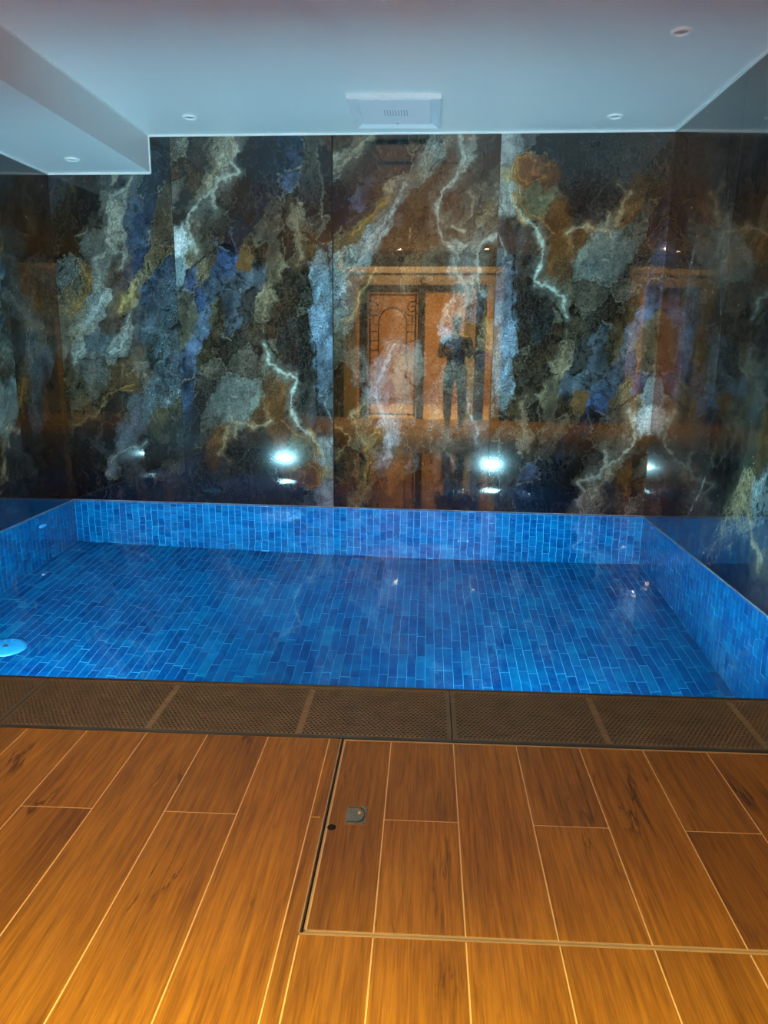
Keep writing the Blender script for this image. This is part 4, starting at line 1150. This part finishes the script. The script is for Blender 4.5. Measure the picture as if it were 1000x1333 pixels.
def skin(name, nodes, edges, mat, parent, root=0, sub=2):
    bm = bmesh.new()
    lay = bm.verts.layers.skin.verify()
    vs = []
    for i, (p, r) in enumerate(nodes):
        v = bm.verts.new(p)
        v[lay].radius = (r, r) if not isinstance(r, tuple) else r
        v[lay].use_root = (i == root)
        vs.append(v)
    for a, b in edges: bm.edges.new((vs[a], vs[b]))
    me = bpy.data.meshes.new(name); bm.to_mesh(me); bm.free()
    o = obj(name, me, parent, mat)
    sk = o.modifiers.new('Skin', 'SKIN'); sk.use_smooth_shade = True
    sb = o.modifiers.new('Subdivision', 'SUBSURF'); sb.levels = sub; sb.render_levels = sub
    return o


PXc, PYc = -0.06, -0.42
per = empty('person', (PXc, PYc, 0))
tag(per, 'person in dark clothes holding up a phone, mirrored faintly in the marble', 'person')
N = [((0, 0, .86), (.13, .09)), ((0, 0, 1.0), (.125, .085)), ((0, .01, 1.16), (.15, .095)), ((0, 0, 1.30), (.13, .08)), ((0, .01, 1.37), .05), ((0, .03, 1.415), .05), ((0, .035, 1.46), (.066, .078)), ((0, .03, 1.52), (.074, .086)), ((0, .02, 1.575), (.052, .06)),
     ((.17, 0, 1.28), .055), ((.23, .04, 1.03), .043), ((.13, .25, 1.13), .033), ((-.17, 0, 1.28), .055), ((-.23, .04, 1.03), .043), ((-.04, .25, 1.13), .033),
     ((.09, 0, .80), .085), ((.10, .02, .45), .056), ((.10, -.02, .09), .040), ((.10, .12, .03), .035), ((-.09, 0, .80), .085), ((-.10, .02, .45), .056), ((-.10, -.02, .09), .040), ((-.10, .12, .03), .035)]
E_ = [(0, 1), (1, 2), (2, 3), (3, 4), (4, 5), (5, 6), (6, 7), (7, 8), (3, 9), (9, 10), (10, 11), (3, 12), (12, 13), (13, 14), (0, 15), (15, 16), (16, 17), (17, 18), (0, 19), (19, 20), (20, 21), (21, 22)]
skin('body', N, E_, M['skin'], per)
k = 1.10
skin('shirt', [((0, 0, .90), (.145, .105)), ((0, 0, 1.0), (.14, .10)), ((0, .01, 1.16), (.165, .11)), ((0, 0, 1.30), (.14, .09)), ((.175, 0, 1.275), .066), ((.235, .04, 1.03), .052), ((.15, .21, 1.11), .042), ((-.175, 0, 1.275), .066), ((-.235, .04, 1.03), .052), ((-.06, .21, 1.11), .042)],
     [(0, 1), (1, 2), (2, 3), (3, 4), (4, 5), (5, 6), (3, 7), (7, 8), (8, 9)], M['shirt'], per)
skin('trousers', [((0, 0, .92), (.145, .105)), ((0, 0, .86), (.145, .105)), ((.095, 0, .78), .098), ((.105, .02, .45), .07), ((.105, -.01, .08), .058), ((-.095, 0, .78), .098), ((-.105, .02, .45), .07), ((-.105, -.01, .08), .058)],
     [(0, 1), (1, 2), (2, 3), (3, 4), (1, 5), (5, 6), (6, 7)], M['trousers'], per)
hm = bmesh.new()                     # rounded cap of short hair
bmesh.ops.create_uvsphere(hm, u_segments=20, v_segments=14, radius=1.0)
bmesh.ops.delete(hm, geom=[v for v in hm.verts if v.co.z < -0.35 + 0.75 * max(0, v.co.y)], context='VERTS')
bmesh.ops.transform(hm, matrix=Matrix.Translation((0, .012, 1.525)) @ Matrix.Diagonal((.088, .102, .108, 1)), verts=hm.verts)
smooth(obj('hair', hm, per, M['hair']))
hx = 0.06
for s, base in ((1, (.125, .27, 1.14)), (-1, (-.035, .27, 1.14))):
    for i, L in enumerate((.045, .06, .065, .06, .05)):
        b = Vector(base)
        if i == 0:
            pts = [b + Vector((0, .02, .0)), b + Vector((-s * .03, .04, .03)), b + Vector((-s * .045, .05, .06))]
        else:
            zz_ = 0.0 + i * 0.017
            pts = [b + Vector((s * .0, .01, zz_ - .03)), b + Vector((s * .004, .01 + L * .7, zz_ - .02)), b + Vector((-s * .03, .01 + L, zz_ - .015))]
        skin('finger', [(p, .0085) for p in pts], [(0, 1), (1, 2)], M['skin'], per, 0, 1)
ph = bpy.data.objects.new
root = empty('mobile_phone', (PXc + .045, -0.075, 1.20))
tag(root, 'black phone held up by the person in dark clothes', 'phone')
bm = bmesh.new(); box(bm, -.037, .037, -.004, .004, -.075, .075)
bmesh.ops.bevel(bm, geom=bm.edges[:], offset=.003, segments=2, affect='EDGES')
obj('case', bm, root, M['phone'])
bm = bmesh.new(); lathe(bm, [(0, .006), (.008, .006), (.009, .003)], 16, Matrix.Translation((.02, 0, .055)) @ Matrix.Rotation(-PI / 2, 4, 'X'))
obj('camera_lens', bm, root, M['steel'])
for o in COL.objects:          # everything above the water may receive the light refracted out of the pool
    if o.type == 'MESH' and o.name.split('.')[0] not in ('tile', 'pool_water', 'pool_floor', 'pool_wall_back', 'pool_wall_left', 'pool_wall_right', 'pool_wall_front', 'bezel', 'lens'):
        o.cycles.is_caustics_receiver = CAUSTIC
